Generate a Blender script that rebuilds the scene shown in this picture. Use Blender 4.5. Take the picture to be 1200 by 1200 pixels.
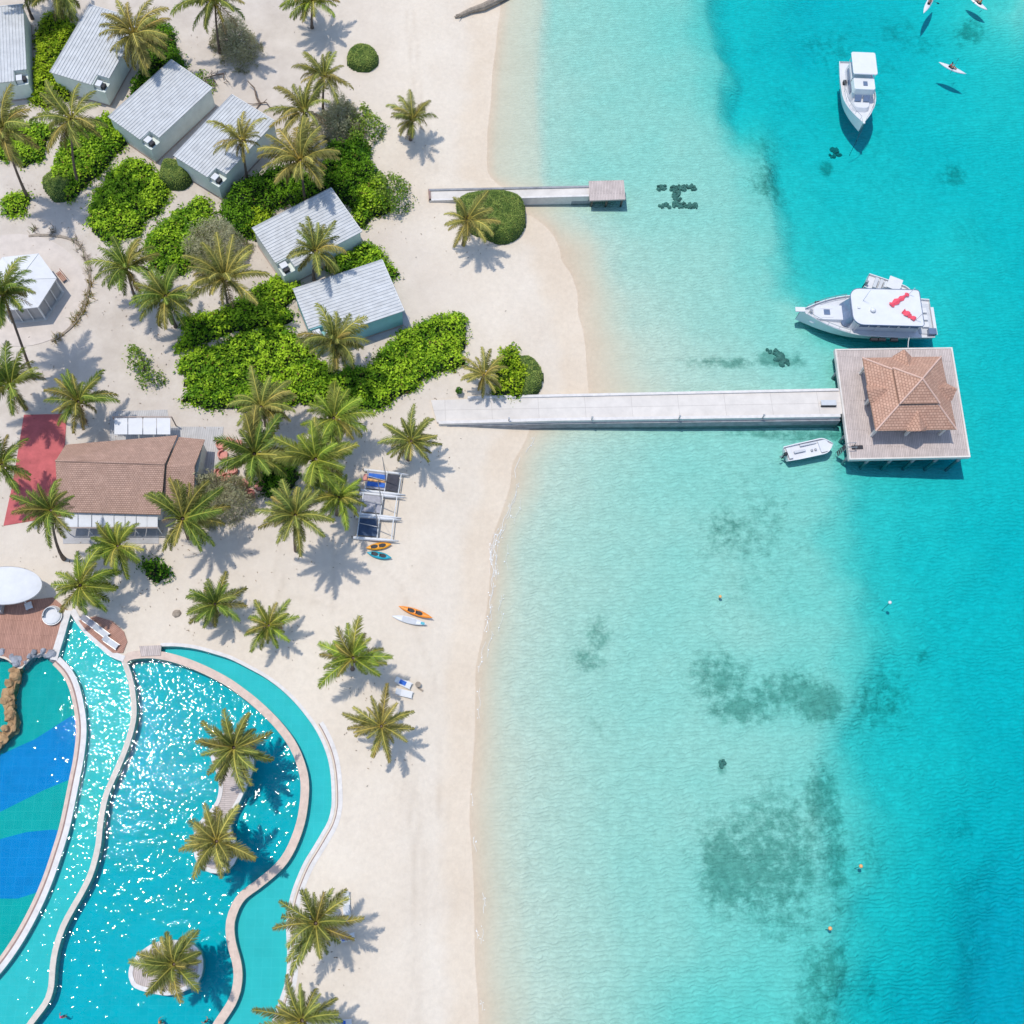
import bpy, bmesh, math, random
import numpy as np
from mathutils import Vector, Matrix, geometry
R = math.radians
random.seed(7); RNG = np.random.default_rng(7)
for o in list(bpy.data.objects): bpy.data.objects.remove(o)
sc = bpy.context.scene
COL = sc.collection

# ------------------------------------------------------------------ camera, sky, sun, exposure
F, PX, PY, H = 1250.0, 500.0, 600.0, 125.0        # focal length in photo pixels (1200 wide), principal point, altitude in metres
TILT = math.atan(470.0 / F)
cam = bpy.data.cameras.new('camera'); co = bpy.data.objects.new('camera', cam); COL.objects.link(co)
cam.sensor_width = 36; cam.lens = 36 * F / 1200; cam.shift_x = (600 - PX) / 1200
cam.clip_start = 1; cam.clip_end = 5000
co.location = (0, 0, H); co.rotation_euler = (TILT, 0, 0)
sc.camera = co
SUN_ZEN = R(18.2); SHADOW = Vector((0.85, -0.525)).normalized()          # direction shadows fall on the ground
world = bpy.data.worlds.new('World'); sc.world = world; world.use_nodes = True
wn = world.node_tree.nodes; wl = world.node_tree.links
bg = wn['Background']; sky = wn.new('ShaderNodeTexSky'); sky.sky_type = 'NISHITA'; sky.sun_disc = False
sky.sun_elevation = R(90) - SUN_ZEN
sky.sun_rotation = math.atan2(-SHADOW.x, -SHADOW.y)
sky.air_density = 1.0; sky.dust_density = 0.6; sky.ozone_density = 1.0
wl.new(sky.outputs[0], bg.inputs[0]); bg.inputs[1].default_value = 0.15
sl = bpy.data.lights.new('sun', 'SUN'); sl.energy = 2.05; sl.angle = R(0.53); sl.color = (1.0, 0.955, 0.88)
so = bpy.data.objects.new('sun', sl); COL.objects.link(so); so.location = (-40, 30, 150)
ldir = Vector((SHADOW.x * math.sin(SUN_ZEN), SHADOW.y * math.sin(SUN_ZEN), -math.cos(SUN_ZEN)))
so.rotation_euler = ldir.to_track_quat('-Z', 'Y').to_euler()
vs = sc.view_settings; vs.view_transform = 'Standard'; vs.look = 'None'; vs.exposure = 0.57; vs.gamma = 1; vs.use_curve_mapping = False
cy = sc.cycles; cy.max_bounces = 8; cy.transparent_max_bounces = 16; cy.diffuse_bounces = 3; cy.sample_clamp_indirect = 6
cy.use_denoising = True; cy.caustics_reflective = False; cy.caustics_refractive = False

# ------------------------------------------------------------------ where things stand: photo pixel -> ground point
CT, ST = math.cos(TILT), math.sin(TILT)
def at_z(px, py, z):
    u, v = (px - PX) / F, (PY - py) / F
    dz = -CT + v * ST
    s = (z - H) / dz
    return Vector((u * s, (ST + v * CT) * s, z))
def proj(x, y, z):
    dz = z - H
    d = y * ST - dz * CT
    return PX + F * x / d, PY - F * (y * CT + dz * ST) / d
def ppm(px, py): return F / ((H) / (CT - (PY - py) / F * ST))           # pixels per metre across the picture
GZ = 1.5
def row(y, shore, water):
    xs = [-3000, shore - 150, shore - 80, shore - 25, shore]; zs = [GZ, GZ, GZ * .74, .32, 0.0]
    for x, d in water: xs.append(x); zs.append(-d)
    return (y, np.array(xs, float), np.array(zs, float))
ROWS = [
 row(-400, 596, [(606,.12),(640,.22),(660,.7),(800,1.1),(900,3.5),(1050,4.6),(1150,3.6),(1210,1.4),(1400,1.6)]),
 row(0, 586, [(597,.13),(632,.24),(650,.75),(700,.85),(800,1.05),(838,1.6),(868,3.4),(950,4.5),(1060,3.9),(1120,3.0),(1165,2.3),(1200,1.3),(1500,1.2)]),
 row(100, 576, [(588,.13),(627,.24),(645,.62),(700,.8),(800,.95),(838,1.3),(872,3.2),(930,3.9),(1050,3.8),(1200,3.1),(1500,4)]),
 row(200, 571, [(584,.14),(632,.26),(647,.6),(700,.8),(850,1.0),(905,1.4),(935,2.8),(1000,3.5),(1200,3.7),(1500,5)]),
 row(240, 600, [(640,.14),(690,.4),(730,.75),(850,.95),(915,1.3),(950,2.8),(1010,3.3),(1200,3.6),(1500,5)]),
 row(300, 655, [(690,.14),(735,.55),(850,.85),(915,1.2),(945,2.4),(1000,3.0),(1200,3.6),(1500,5)]),
 row(360, 672, [(700,.13),(745,.42),(850,.75),(920,1.0),(955,1.9),(1000,2.6),(1200,3.7),(1500,5)]),
 row(420, 684, [(710,.10),(770,.35),(880,.75),(960,1.1),(1000,1.9),(1080,2.9),(1200,3.7),(1500,5)]),
 row(462, 688, [(720,.10),(800,.38),(900,.7),(970,1.1),(1020,1.9),(1100,3.0),(1200,3.8),(1500,5)]),
 row(492, 622, [(655,.20),(720,.55),(850,.95),(960,1.15),(1010,1.9),(1090,3.1),(1200,3.8),(1500,5.5)]),
 row(550, 600, [(640,.30),(700,.65),(850,1.0),(960,1.3),(1010,2.5),(1080,3.2),(1200,4.0),(1500,6)]),
 row(650, 575, [(612,.34),(660,.6),(760,.85),(850,1.0),(950,1.3),(985,1.8),(1030,2.9),(1100,3.7),(1200,4.2),(1500,6)]),
 row(800, 556, [(590,.28),(640,.5),(740,.85),(850,1.0),(960,1.25),(995,1.8),(1036,2.9),(1100,3.7),(1200,4.5),(1500,6)]),
 row(950, 549, [(585,.24),(640,.5),(740,.9),(850,1.05),(965,1.25),(995,1.75),(1040,2.9),(1100,3.8),(1200,5.3),(1500,8)]),
 row(1100, 556, [(592,.22),(650,.45),(740,.85),(830,1.3),(930,1.45),(975,1.7),(1025,2.8),(1080,4.4),(1200,7.4),(1500,9)]),
 row(1200, 560, [(600,.22),(660,.45),(740,.95),(830,1.6),(930,1.8),(990,2.2),(1015,3.4),(1080,5.4),(1200,8.2),(1500,9)]),
 row(1500, 568, [(600,.22),(660,.45),(740,.95),(830,1.6),(930,1.8),(990,2.2),(1015,3.4),(1080,5.4),(1200,8.2),(1500,9)]),
]
RY = np.array([r[0] for r in ROWS], float)
_T = np.random.default_rng(3).random((256, 256))
def vnoise(x, y, seed=0):
    x = np.asarray(x, float) + seed * 17.3; y = np.asarray(y, float) + seed * 31.7
    xi = np.floor(x).astype(int); yi = np.floor(y).astype(int); fx = x - xi; fy = y - yi
    fx = fx * fx * (3 - 2 * fx); fy = fy * fy * (3 - 2 * fy)
    g = lambda i, j: _T[i % 256, j % 256]
    return (g(xi, yi) * (1 - fx) + g(xi + 1, yi) * fx) * (1 - fy) + (g(xi, yi + 1) * (1 - fx) + g(xi + 1, yi + 1) * fx) * fy
def fbm(x, y, seed=0, o=3):
    s = 0; a = .5
    for k in range(o): s = s + a * (vnoise(x * 2 ** k, y * 2 ** k, seed + k) - .5); a *= .5
    return s
def height(x, y):
    x = np.asarray(x, float); y = np.asarray(y, float)
    d = y * ST + H * CT
    d = np.maximum(d, 20)
    px = PX + F * x / d; py = PY - F * (y * CT - H * ST) / d
    py = np.clip(py, RY[0], RY[-1])
    w = fbm(x * .08, y * .08, 5, 4) * np.interp(px, [600, 760, 880, 1200], [9, 22, 85, 85])
    vals = np.array([np.interp(px + w, r[1], r[2]) for r in ROWS])
    i = np.clip(np.searchsorted(RY, py) - 1, 0, len(RY) - 2)
    f = (py - RY[i]) / (RY[i + 1] - RY[i]); f = f * f * (3 - 2 * f)
    z = np.take_along_axis(vals, i[None], 0)[0] * (1 - f) + np.take_along_axis(vals, i[None] + 1, 0)[0] * f
    z = np.where(z < 0, z * (.80 + .20 * np.clip((-z - .9) / 1.6, 0, 1)), z)
    z = z + np.where(z < -.25, fbm(x * .11, y * .11, 9, 4) * np.clip(-z, 0, 4) * .42, 0)
    return z
def gz(x, y): return float(height(np.array([x]), np.array([y]))[0])
def at(px, py, up=0.0):
    z = GZ
    for _ in range(4):
        p = at_z(px, py, z + up); z = max(gz(p.x, p.y), -9)
    return Vector((p.x, p.y, z + up))

# ------------------------------------------------------------------ materials
M = {}
def nodes(name):
    m = bpy.data.materials.new(name); m.use_nodes = True; M[name] = m
    nt = m.node_tree; return m, nt.nodes, nt.links, nt.nodes['Principled BSDF']
def N(n, kind, **kw):
    x = n.new('ShaderNode' + kind)
    for k, v in kw.items():
        if k in x.inputs: x.inputs[k].default_value = v
        else: setattr(x, k, v)
    return x
def ramp(n, l, src, a, b, ca, cb):
    r = n.new('ShaderNodeValToRGB'); r.color_ramp.elements[0].position = a; r.color_ramp.elements[1].position = b
    r.color_ramp.elements[0].color = (*ca, 1); r.color_ramp.elements[1].color = (*cb, 1); l.new(src, r.inputs[0]); return r
def c4(c): return (*c, 1)
def mul(c, k): return tuple(min(1, v * k) for v in c)
def plain(name, c, rough=.6, var=.18, scale=1.5, bump=0.0, bscale=12, metal=0.0, spec=.3):
    """a coloured surface with worn, uneven tone"""
    m, n, l, b = nodes(name)
    tc = N(n, 'TexCoord'); g = N(n, 'NewGeometry')
    nz = N(n, 'TexNoise', Scale=scale, Detail=6.0, Roughness=.65); l.new(g.outputs['Position'], nz.inputs['Vector'])
    r = ramp(n, l, nz.outputs[0], .3, .72, mul(c, 1 - var), mul(c, 1 + var * .6))
    l.new(r.outputs[0], b.inputs['Base Color'])
    b.inputs['Roughness'].default_value = rough; b.inputs['Metallic'].default_value = metal
    b.inputs['Specular IOR Level'].default_value = spec
    if bump:
        n2 = N(n, 'TexNoise', Scale=bscale, Detail=4.0); l.new(g.outputs['Position'], n2.inputs['Vector'])
        bp = N(n, 'Bump', Strength=bump, Distance=.05); l.new(n2.outputs[0], bp.inputs['Height']); l.new(bp.outputs[0], b.inputs['Normal'])
    return m
def tiled(name, c1, c2, cm, bw, bh, rough=.75, mortar=.02, bump=.5, off=.5, var=.25, nscale=.7, spec=.25):
    """courses of boards, shingles or tiles in the part's own UVs (metres)"""
    m, n, l, b = nodes(name)
    uv = N(n, 'UVMap'); uv.uv_map = 'UVMap'
    br = N(n, 'TexBrick', Scale=1.0); br.offset = off; br.squash = 1
    br.inputs['Brick Width'].default_value = bw; br.inputs['Row Height'].default_value = bh
    br.inputs['Mortar Size'].default_value = mortar; br.inputs['Mortar Smooth'].default_value = .3; br.inputs['Bias'].default_value = 0
    br.inputs['Color1'].default_value = c4(c1); br.inputs['Color2'].default_value = c4(c2); br.inputs['Mortar'].default_value = c4(cm)
    l.new(uv.outputs[0], br.inputs['Vector'])
    nz = N(n, 'TexNoise', Scale=nscale, Detail=7.0, Roughness=.7); l.new(uv.outputs[0], nz.inputs['Vector'])
    r = ramp(n, l, nz.outputs[0], .3, .75, (1 - var,) * 3, (1 + var * .3,) * 3)
    mx = N(n, 'MixRGB', blend_type='MULTIPLY'); mx.inputs[0].default_value = 1
    l.new(br.outputs[0], mx.inputs[1]); l.new(r.outputs[0], mx.inputs[2]); l.new(mx.outputs[0], b.inputs['Base Color'])
    b.inputs['Roughness'].default_value = rough; b.inputs['Specular IOR Level'].default_value = spec
    bp = N(n, 'Bump', Strength=bump, Distance=.04, invert=True); l.new(br.outputs['Fac'], bp.inputs['Height']); l.new(bp.outputs[0], b.inputs['Normal'])
    return m
def leafy(name, c, trans=.3, rough=.5, rng=.3):
    """leaves: colour carried per leaf in the 'tint' attribute"""
    m, n, l, b = nodes(name)
    a = N(n, 'Attribute'); a.attribute_name = 'tint'
    mx = N(n, 'MixRGB', blend_type='MULTIPLY'); mx.inputs[0].default_value = 1; mx.inputs[2].default_value = c4(c)
    l.new(a.outputs['Color'], mx.inputs[1])
    l.new(mx.outputs[0], b.inputs['Base Color']); b.inputs['Roughness'].default_value = rough; b.inputs['Specular IOR Level'].default_value = .08
    t = N(n, 'BsdfTranslucent'); l.new(mx.outputs[0], t.inputs[0])
    ms = N(n, 'MixShader'); ms.inputs[0].default_value = trans
    l.new(b.outputs[0], ms.inputs[1]); l.new(t.outputs[0], ms.inputs[2]); l.new(ms.outputs[0], n['Material Output'].inputs[0])
    return m
def water(name, density, absorb, bump1, bump2, s1, s2, rough=.06, dist=.1, ior=1.24, det=3.0):
    """a clear body of water: rippled reflecting skin, absorbing volume"""
    m, n, l, b = nodes(name); n.remove(b)
    g = N(n, 'NewGeometry')
    a1 = N(n, 'TexNoise', Scale=s1, Detail=det, Roughness=.55, Distortion=.6); l.new(g.outputs['Position'], a1.inputs['Vector'])
    a2 = N(n, 'TexNoise', Scale=s2, Detail=min(det, 2.0), Roughness=.5); l.new(g.outputs['Position'], a2.inputs['Vector'])
    b1 = N(n, 'Bump', Strength=bump1, Distance=dist); l.new(a1.outputs[0], b1.inputs['Height'])
    b2 = N(n, 'Bump', Strength=bump2, Distance=dist * .4); l.new(a2.outputs[0], b2.inputs['Height']); l.new(b1.outputs[0], b2.inputs['Normal'])
    fr = N(n, 'Fresnel', IOR=ior); l.new(b2.outputs[0], fr.inputs['Normal'])
    tr = N(n, 'BsdfTransparent'); gl = N(n, 'BsdfGlossy', Roughness=rough); gl.distribution = 'BECKMANN'; l.new(b2.outputs[0], gl.inputs['Normal'])
    ms = N(n, 'MixShader'); l.new(fr.outputs[0], ms.inputs[0]); l.new(tr.outputs[0], ms.inputs[1]); l.new(gl.outputs[0], ms.inputs[2])
    va = N(n, 'VolumeAbsorption', Density=density); va.inputs['Color'].default_value = c4(absorb)
    out = n['Material Output']; l.new(ms.outputs[0], out.inputs['Surface']); l.new(va.outputs[0], out.inputs['Volume'])
    return m

def make_sand():
    m, n, l, b = nodes('sand')
    g = N(n, 'NewGeometry'); a = N(n, 'Attribute'); a.attribute_name = 'ground'
    sp = N(n, 'SeparateColor'); l.new(a.outputs['Color'], sp.inputs[0])
    P = g.outputs['Position']
    n1 = N(n, 'TexNoise', Scale=.09, Detail=8.0, Roughness=.62); l.new(P, n1.inputs['Vector'])
    dry = ramp(n, l, n1.outputs[0], .32, .70, (.63, .535, .425), (.71, .625, .515))
    n2 = N(n, 'TexNoise', Scale=1.6, Detail=9.0, Roughness=.7); l.new(P, n2.inputs['Vector'])
    r2 = ramp(n, l, n2.outputs[0], .3, .7, (.93, .93, .93), (1.05, 1.05, 1.05))
    m1 = N(n, 'MixRGB', blend_type='MULTIPLY'); m1.inputs[0].default_value = 1; l.new(dry.outputs[0], m1.inputs[1]); l.new(r2.outputs[0], m1.inputs[2])
    # inland sand is trodden, greyer
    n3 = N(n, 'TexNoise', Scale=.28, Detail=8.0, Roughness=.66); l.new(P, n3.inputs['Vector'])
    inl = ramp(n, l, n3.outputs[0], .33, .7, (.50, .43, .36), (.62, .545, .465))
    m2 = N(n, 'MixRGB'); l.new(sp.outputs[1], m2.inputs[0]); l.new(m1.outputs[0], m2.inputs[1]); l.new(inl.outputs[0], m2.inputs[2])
    # damp strip at the water line
    sx = N(n, 'SeparateXYZ'); l.new(P, sx.inputs[0])
    nw = N(n, 'TexNoise', Scale=.22, Detail=5.0); l.new(P, nw.inputs['Vector'])
    ad = N(n, 'Math', operation='MULTIPLY_ADD'); ad.inputs[1].default_value = -.5; l.new(nw.outputs[0], ad.inputs[0]); l.new(sx.outputs[2], ad.inputs[2])
    wet = ramp(n, l, ad.outputs[0], .0, .34, (1, 1, 1), (0, 0, 0)); wet.color_ramp.interpolation = 'EASE'
    m3 = N(n, 'MixRGB', blend_type='MULTIPLY'); l.new(wet.outputs[0], m3.inputs[0]); l.new(m2.outputs[0], m3.inputs[1]); m3.inputs[2].default_value = (.99, .955, .91, 1)
    # submerged sand is clean and pale, with ripples, their pale colour bands painting in light focused by waves; seagrass and reef rubble are dark
    und = N(n, 'MapRange', clamp=True); und.inputs['From Min'].default_value = -.05; und.inputs['From Max'].default_value = -.3; l.new(sx.outputs[2], und.inputs[0])
    wv = N(n, 'TexWave', Scale=.62, Distortion=9.0, Detail=4.0, **{'Detail Scale': 1.3}); wv.bands_direction = 'Y'; l.new(P, wv.inputs['Vector'])
    rw = ramp(n, l, wv.outputs[0], .0, 1.0, (.62, .605, .505), (.67, .655, .55))
    n5 = N(n, 'TexNoise', Scale=1.1, Detail=6.0, Roughness=.75); l.new(P, n5.inputs['Vector'])
    r5 = ramp(n, l, n5.outputs[0], .35, .66, (.88, .88, .88), (1.08, 1.08, 1.08))
    mw = N(n, 'MixRGB', blend_type='MULTIPLY'); mw.inputs[0].default_value = 1; l.new(rw.outputs[0], mw.inputs[1]); l.new(r5.outputs[0], mw.inputs[2])
    mt = N(n, 'MixRGB', blend_type='MULTIPLY'); l.new(sp.outputs[2], mt.inputs[0]); l.new(m3.outputs[0], mt.inputs[1]); mt.inputs[2].default_value = (.90, .885, .87, 1); m3 = mt     # old wheel tracks
    m4 = N(n, 'MixRGB'); l.new(und.outputs[0], m4.inputs[0]); l.new(m3.outputs[0], m4.inputs[1]); l.new(mw.outputs[0], m4.inputs[2])
    n6 = N(n, 'TexNoise', Scale=.9, Detail=10.0, Roughness=.72); l.new(P, n6.inputs['Vector'])
    nm = N(n, 'MapRange', clamp=True); nm.inputs['From Min'].default_value = .28; nm.inputs['From Max'].default_value = .80; l.new(n6.outputs[0], nm.inputs[0])
    sm = N(n, 'Math', operation='MULTIPLY_ADD'); sm.inputs[1].default_value = .95; l.new(sp.outputs[0], sm.inputs[0]); l.new(nm.outputs[0], sm.inputs[2])
    sg = ramp(n, l, sm.outputs[0], 0.60, 2.15, (0, 0, 0), (.78, .78, .78))
    gt = N(n, 'MapRange', clamp=True); gt.inputs['From Min'].default_value = .04; gt.inputs['From Max'].default_value = .42; l.new(sp.outputs[0], gt.inputs[0])
    gm = N(n, 'Math', operation='MULTIPLY'); l.new(gt.outputs[0], gm.inputs[0]); l.new(sg.outputs[0], gm.inputs[1])
    m5 = N(n, 'MixRGB'); l.new(gm.outputs[0], m5.inputs[0]); l.new(m4.outputs[0], m5.inputs[1]); gr = ramp(n, l, n5.outputs[0], .35, .68, (.085, .19, .145), (.25, .37, .29)); l.new(gr.outputs[0], m5.inputs[2])
    l.new(m5.outputs[0], b.inputs['Base Color']); b.inputs['Roughness'].default_value = .95; b.inputs['Specular IOR Level'].default_value = .1
    nb0 = N(n, 'TexNoise', Scale=1.9, Detail=9.0, Roughness=.75); l.new(P, nb0.inputs['Vector'])
    vo = N(n, 'TexVoronoi', Scale=1.7); vo.feature = 'SMOOTH_F1'; l.new(P, vo.inputs['Vector'])                  # footprints
    nb = N(n, 'Math', operation='MULTIPLY_ADD'); nb.inputs[1].default_value = .35; l.new(vo.outputs['Distance'], nb.inputs[0]); l.new(nb0.outputs[0], nb.inputs[2])
    wb = N(n, 'MixRGB'); l.new(und.outputs[0], wb.inputs[0]); l.new(nb.outputs[0], wb.inputs[1]); l.new(wv.outputs[0], wb.inputs[2])
    bp = N(n, 'Bump', Strength=.55, Distance=.13); l.new(wb.outputs[0], bp.inputs['Height']); l.new(bp.outputs[0], b.inputs['Normal'])
    return m
make_sand()
water('sea_water', .56, (0, .936, .978), .5, .5, .55, 2.4, .06, .16)
water('pool_water', .75, (0, .93, .97), .6, .9, .78, 1.75, .046, .185, 1.22, 1.0)
water('calm_water', .65, (0, .92, .965), .6, .8, .9, 2.4, .045, .028, 1.18)
plain('metal_roof', (.53, .535, .53), .5, .17, .9, spec=.3)
plain('hut_wall', (.66, .70, .64), .8, .14, .5, .2)
plain('teal_wall', (.26, .52, .54), .8, .12, .5, .2)
plain('circle_sand', (.60, .52, .45), .95, .12, .8, .3, 4)
plain('plinth', (.42, .33, .28), .9, .2, .8)
plain('white_paint', (.66, .66, .655), .35, .06, .8, spec=.5)
plain('white_plastic', (.64, .64, .645), .3, .05, 1.2, spec=.5)
plain('white_canvas', (.64, .635, .63), .8, .07, .9, .25, 3)
plain('dark', (.035, .035, .04), .6, .3, 2)
plain('dark_glass', (.03, .045, .06), .08, .2, 1, spec=.8)
plain('blue_glass', (.13, .18, .27), .12, .2, 1, spec=.8)
plain('grey_metal', (.35, .36, .37), .4, .15, 2, metal=.5)
plain('grey_deck', (.52, .53, .54), .7, .1, 1)
plain('concrete', (.65, .60, .54), .85, .2, .45, .2)
plain('grey_concrete', (.40, .39, .39), .9, .2, .5, .25)
plain('sea_wall', (.30, .30, .31), .9, .35, .9, .4)
plain('coping', (.60, .53, .45), .8, .16, 1.6, .3)
plain('pink_coping', (.62, .48, .39), .8, .16, 1.6, .3)
plain('white_coping', (.66, .62, .58), .8, .14, 1.6, .3)
plain('brown_line', (.30, .20, .17), .8, .2, 2)
plain('red_floor', (.50, .115, .115), .8, .25, .8, .2)
plain('orange', (.85, .26, .02), .35, .1, 2, spec=.5)
plain('yellow_orange', (.80, .33, .015), .35, .1, 2, spec=.5)
plain('teal', (.01, .33, .42), .35, .12, 2, spec=.5)
plain('blue_cloth', (.04, .14, .50), .8, .2, 2)
plain('orange_cloth', (.75, .40, .16), .8, .15, 2)
plain('mesh_black', (.06, .06, .075), .8, .35, 2.5)
plain('mesh_grey', (.36, .35, .38), .8, .2, 2)
plain('mesh_navy', (.05, .08, .14), .8, .3, 2)
plain('red_cloth', (.75, .09, .13), .8, .15, 2)
plain('coral', (.62, .26, .21), .75, .15, 3)
plain('pink', (.80, .05, .25), .5, .1, 3)
plain('skin', (.36, .20, .13), .6, .1, 6)
plain('hair', (.03, .02, .015), .7, .2, 6)
plain('bark', (.17, .125, .095), .9, .4, 3, .6, 9)
plain('driftwood', (.33, .27, .21), .9, .4, 2.2, .7, 6)
plain('rock', (.42, .26, .13), .9, .45, 1.1, .9, 4)
plain('grey_rock', (.32, .33, .36), .9, .55, .9, .9, 4)
plain('reef', (.10, .19, .16), .95, .4, 1.4, .8, 3)
plain('coconut', (.42, .20, .03), .6, .3, 5)
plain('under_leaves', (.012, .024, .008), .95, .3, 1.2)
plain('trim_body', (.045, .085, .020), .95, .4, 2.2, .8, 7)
plain('foam_white', (.85, .86, .85), .8, .05, 2)
tiled('tile_roof', (.56, .36, .275), (.48, .30, .225), (.33, .20, .145), .30, .24, mortar=.03, bump=.9)
tiled('tile_roof_pale', (.61, .365, .26), (.53, .30, .21), (.34, .18, .12), .42, .34, mortar=.03, bump=.9)
tiled('grey_planks', (.60, .505, .455), (.52, .435, .39), (.28, .225, .20), 4.2, .22, mortar=.018, bump=.5)
tiled('brown_planks', (.48, .26, .19), (.40, .215, .155), (.20, .10, .07), 3.4, .2, mortar=.015, bump=.5)
tiled('pool_tile', (.014, .46, .51), (.014, .435, .485), (.028, .48, .53), 1.0, 1.0, .9, .03, .1, 0, .10, .3, spec=0.0)
tiled('shallow_tile', (.09, .53, .52), (.085, .51, .50), (.11, .55, .54), 1.0, 1.0, .9, .03, .1, 0, .10, .3, spec=0.0)
tiled('pier_slab', (.67, .615, .55), (.65, .595, .535), (.50, .45, .40), 6.0, 1.65, mortar=.03, bump=.3, off=0, var=.16, nscale=.5)
tiled('pave_lines', (.54, .515, .49), (.50, .475, .455), (.38, .36, .345), 30, .28, mortar=.03, bump=.2)
leafy('palm_leaf', (1, 1, 1), .20, .42)
leafy('bush_leaf', (1, 1, 1), .30, .45)
leafy('needle_leaf', (1, 1, 1), .35, .7)
plain('coral_tile', (.66, .43, .34), .8, .15, 1.5)
tiled('green_tile', (.02, .41, .37), (.017, .385, .35), (.035, .44, .40), 1.0, 1.0, .9, .03, .1, 0, .12, .3, spec=0.0)
tiled('blue_tile', (.012, .25, .57), (.01, .23, .54), (.025, .28, .60), 1.0, 1.0, .9, .03, .1, 0, .12, .3, spec=0.0)

# ------------------------------------------------------------------ mesh helpers
class MB:
    def __init__(s): s.v = []; s.f = []; s.t = []
    def add(s, vs, fs, tint=None):
        k = len(s.v); s.v += [tuple(p) for p in vs]; s.f += [tuple(i + k for i in f) for f in fs]
        if tint is not None: s.t += [tint] * len(vs)
        return s
    def box(s, c, d, rz=0.0, mtx=None, taper=1.0):
        x, y, z = d[0] / 2, d[1] / 2, d[2] / 2
        q = [(-x, -y, -z), (x, -y, -z), (x, y, -z), (-x, y, -z), (-x * taper, -y * taper, z), (x * taper, -y * taper, z), (x * taper, y * taper, z), (-x * taper, y * taper, z)]
        m = Matrix.Translation(Vector(c)) @ (mtx or Matrix.Rotation(rz, 4, 'Z'))
        return s.add([m @ Vector(p) for p in q], [(3, 2, 1, 0), (4, 5, 6, 7), (0, 1, 5, 4), (1, 2, 6, 5), (2, 3, 7, 6), (3, 0, 4, 7)])
    def prism(s, poly, z0, z1, top=None):
        n = len(poly); a = sum(poly[i][0] * poly[(i + 1) % n][1] - poly[(i + 1) % n][0] * poly[i][1] for i in range(n))
        if a < 0: poly = poly[::-1]
        tp = poly if top is None else (top[::-1] if a < 0 else top)
        vs = [(p[0], p[1], z0) for p in poly] + [(p[0], p[1], z1) for p in tp]
        return s.add(vs, [tuple(range(n - 1, -1, -1)), tuple(range(n, 2 * n))] + [(i, (i + 1) % n, n + (i + 1) % n, n + i) for i in range(n)])
    def tube(s, pts, rad, seg=8, caps=True):
        pts = [Vector(p) for p in pts]; k = len(pts)
        if not hasattr(rad, '__len__'): rad = [rad] * k
        vs = []; fs = []
        for i, p in enumerate(pts):
            d = (pts[min(i + 1, k - 1)] - pts[max(i - 1, 0)]).normalized()
            a = d.cross(Vector((0, 0, 1)) if abs(d.z) < .9 else Vector((1, 0, 0))).normalized(); b = d.cross(a)
            vs += [p + (a * math.cos(2 * math.pi * j / seg) + b * math.sin(2 * math.pi * j / seg)) * rad[i] for j in range(seg)]
        for i in range(k - 1):
            fs += [(i * seg + j, i * seg + (j + 1) % seg, (i + 1) * seg + (j + 1) % seg, (i + 1) * seg + j) for j in range(seg)]
        if caps: fs += [tuple(range(seg)), tuple(range((k - 1) * seg, k * seg))[::-1]]
        return s.add(vs, fs)
    def ball(s, c, r, seg=10, rings=6, jitter=0.0):
        if not hasattr(r, '__len__'): r = (r, r, r)
        vs = [(c[0], c[1], c[2] - r[2])]; fs = []
        for i in range(1, rings):
            ph = -math.pi / 2 + math.pi * i / rings
            for j in range(seg):
                k = 1 + jitter * (random.random() - .5); th = 2 * math.pi * j / seg
                vs.append((c[0] + r[0] * k * math.cos(ph) * math.cos(th), c[1] + r[1] * k * math.cos(ph) * math.sin(th), c[2] + r[2] * k * math.sin(ph)))
        vs.append((c[0], c[1], c[2] + r[2])); e = len(vs) - 1
        for j in range(seg): fs.append((0, 1 + (j + 1) % seg, 1 + j)); fs.append((e, e - seg + j, e - seg + (j + 1) % seg))
        for i in range(rings - 2):
            for j in range(seg): a = 1 + i * seg; fs.append((a + j, a + (j + 1) % seg, a + seg + (j + 1) % seg, a + seg + j))
        return s.add(vs, fs)
    def ribbon(s, line, w, z0, z1, shift=0.0, closed=False):
        """a wall of width w along a line of XY points"""
        n = len(line); L = []; Rr = []
        for i in range(n):
            a = line[(i - 1) % n] if closed else line[max(i - 1, 0)]; b = line[(i + 1) % n] if closed else line[min(i + 1, n - 1)]
            d = Vector((b[0] - a[0], b[1] - a[1])).normalized(); nn = Vector((-d.y, d.x)); p = Vector((line[i][0], line[i][1]))
            L.append(p + nn * (w / 2 + shift)); Rr.append(p - nn * (w / 2 - shift))
        vs = []
        for i in range(n): vs += [(L[i].x, L[i].y, z0), (Rr[i].x, Rr[i].y, z0), (Rr[i].x, Rr[i].y, z1), (L[i].x, L[i].y, z1)]
        fs = []
        for i in range(n if closed else n - 1):
            a = 4 * i; b = 4 * ((i + 1) % n)
            fs += [(a + k, a + (k + 1) % 4, b + (k + 1) % 4, b + k) for k in range(4)]
        if not closed: fs += [(0, 3, 2, 1), (4 * n - 4, 4 * n - 3, 4 * n - 2, 4 * n - 1)]
        return s.add(vs, fs)
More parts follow.
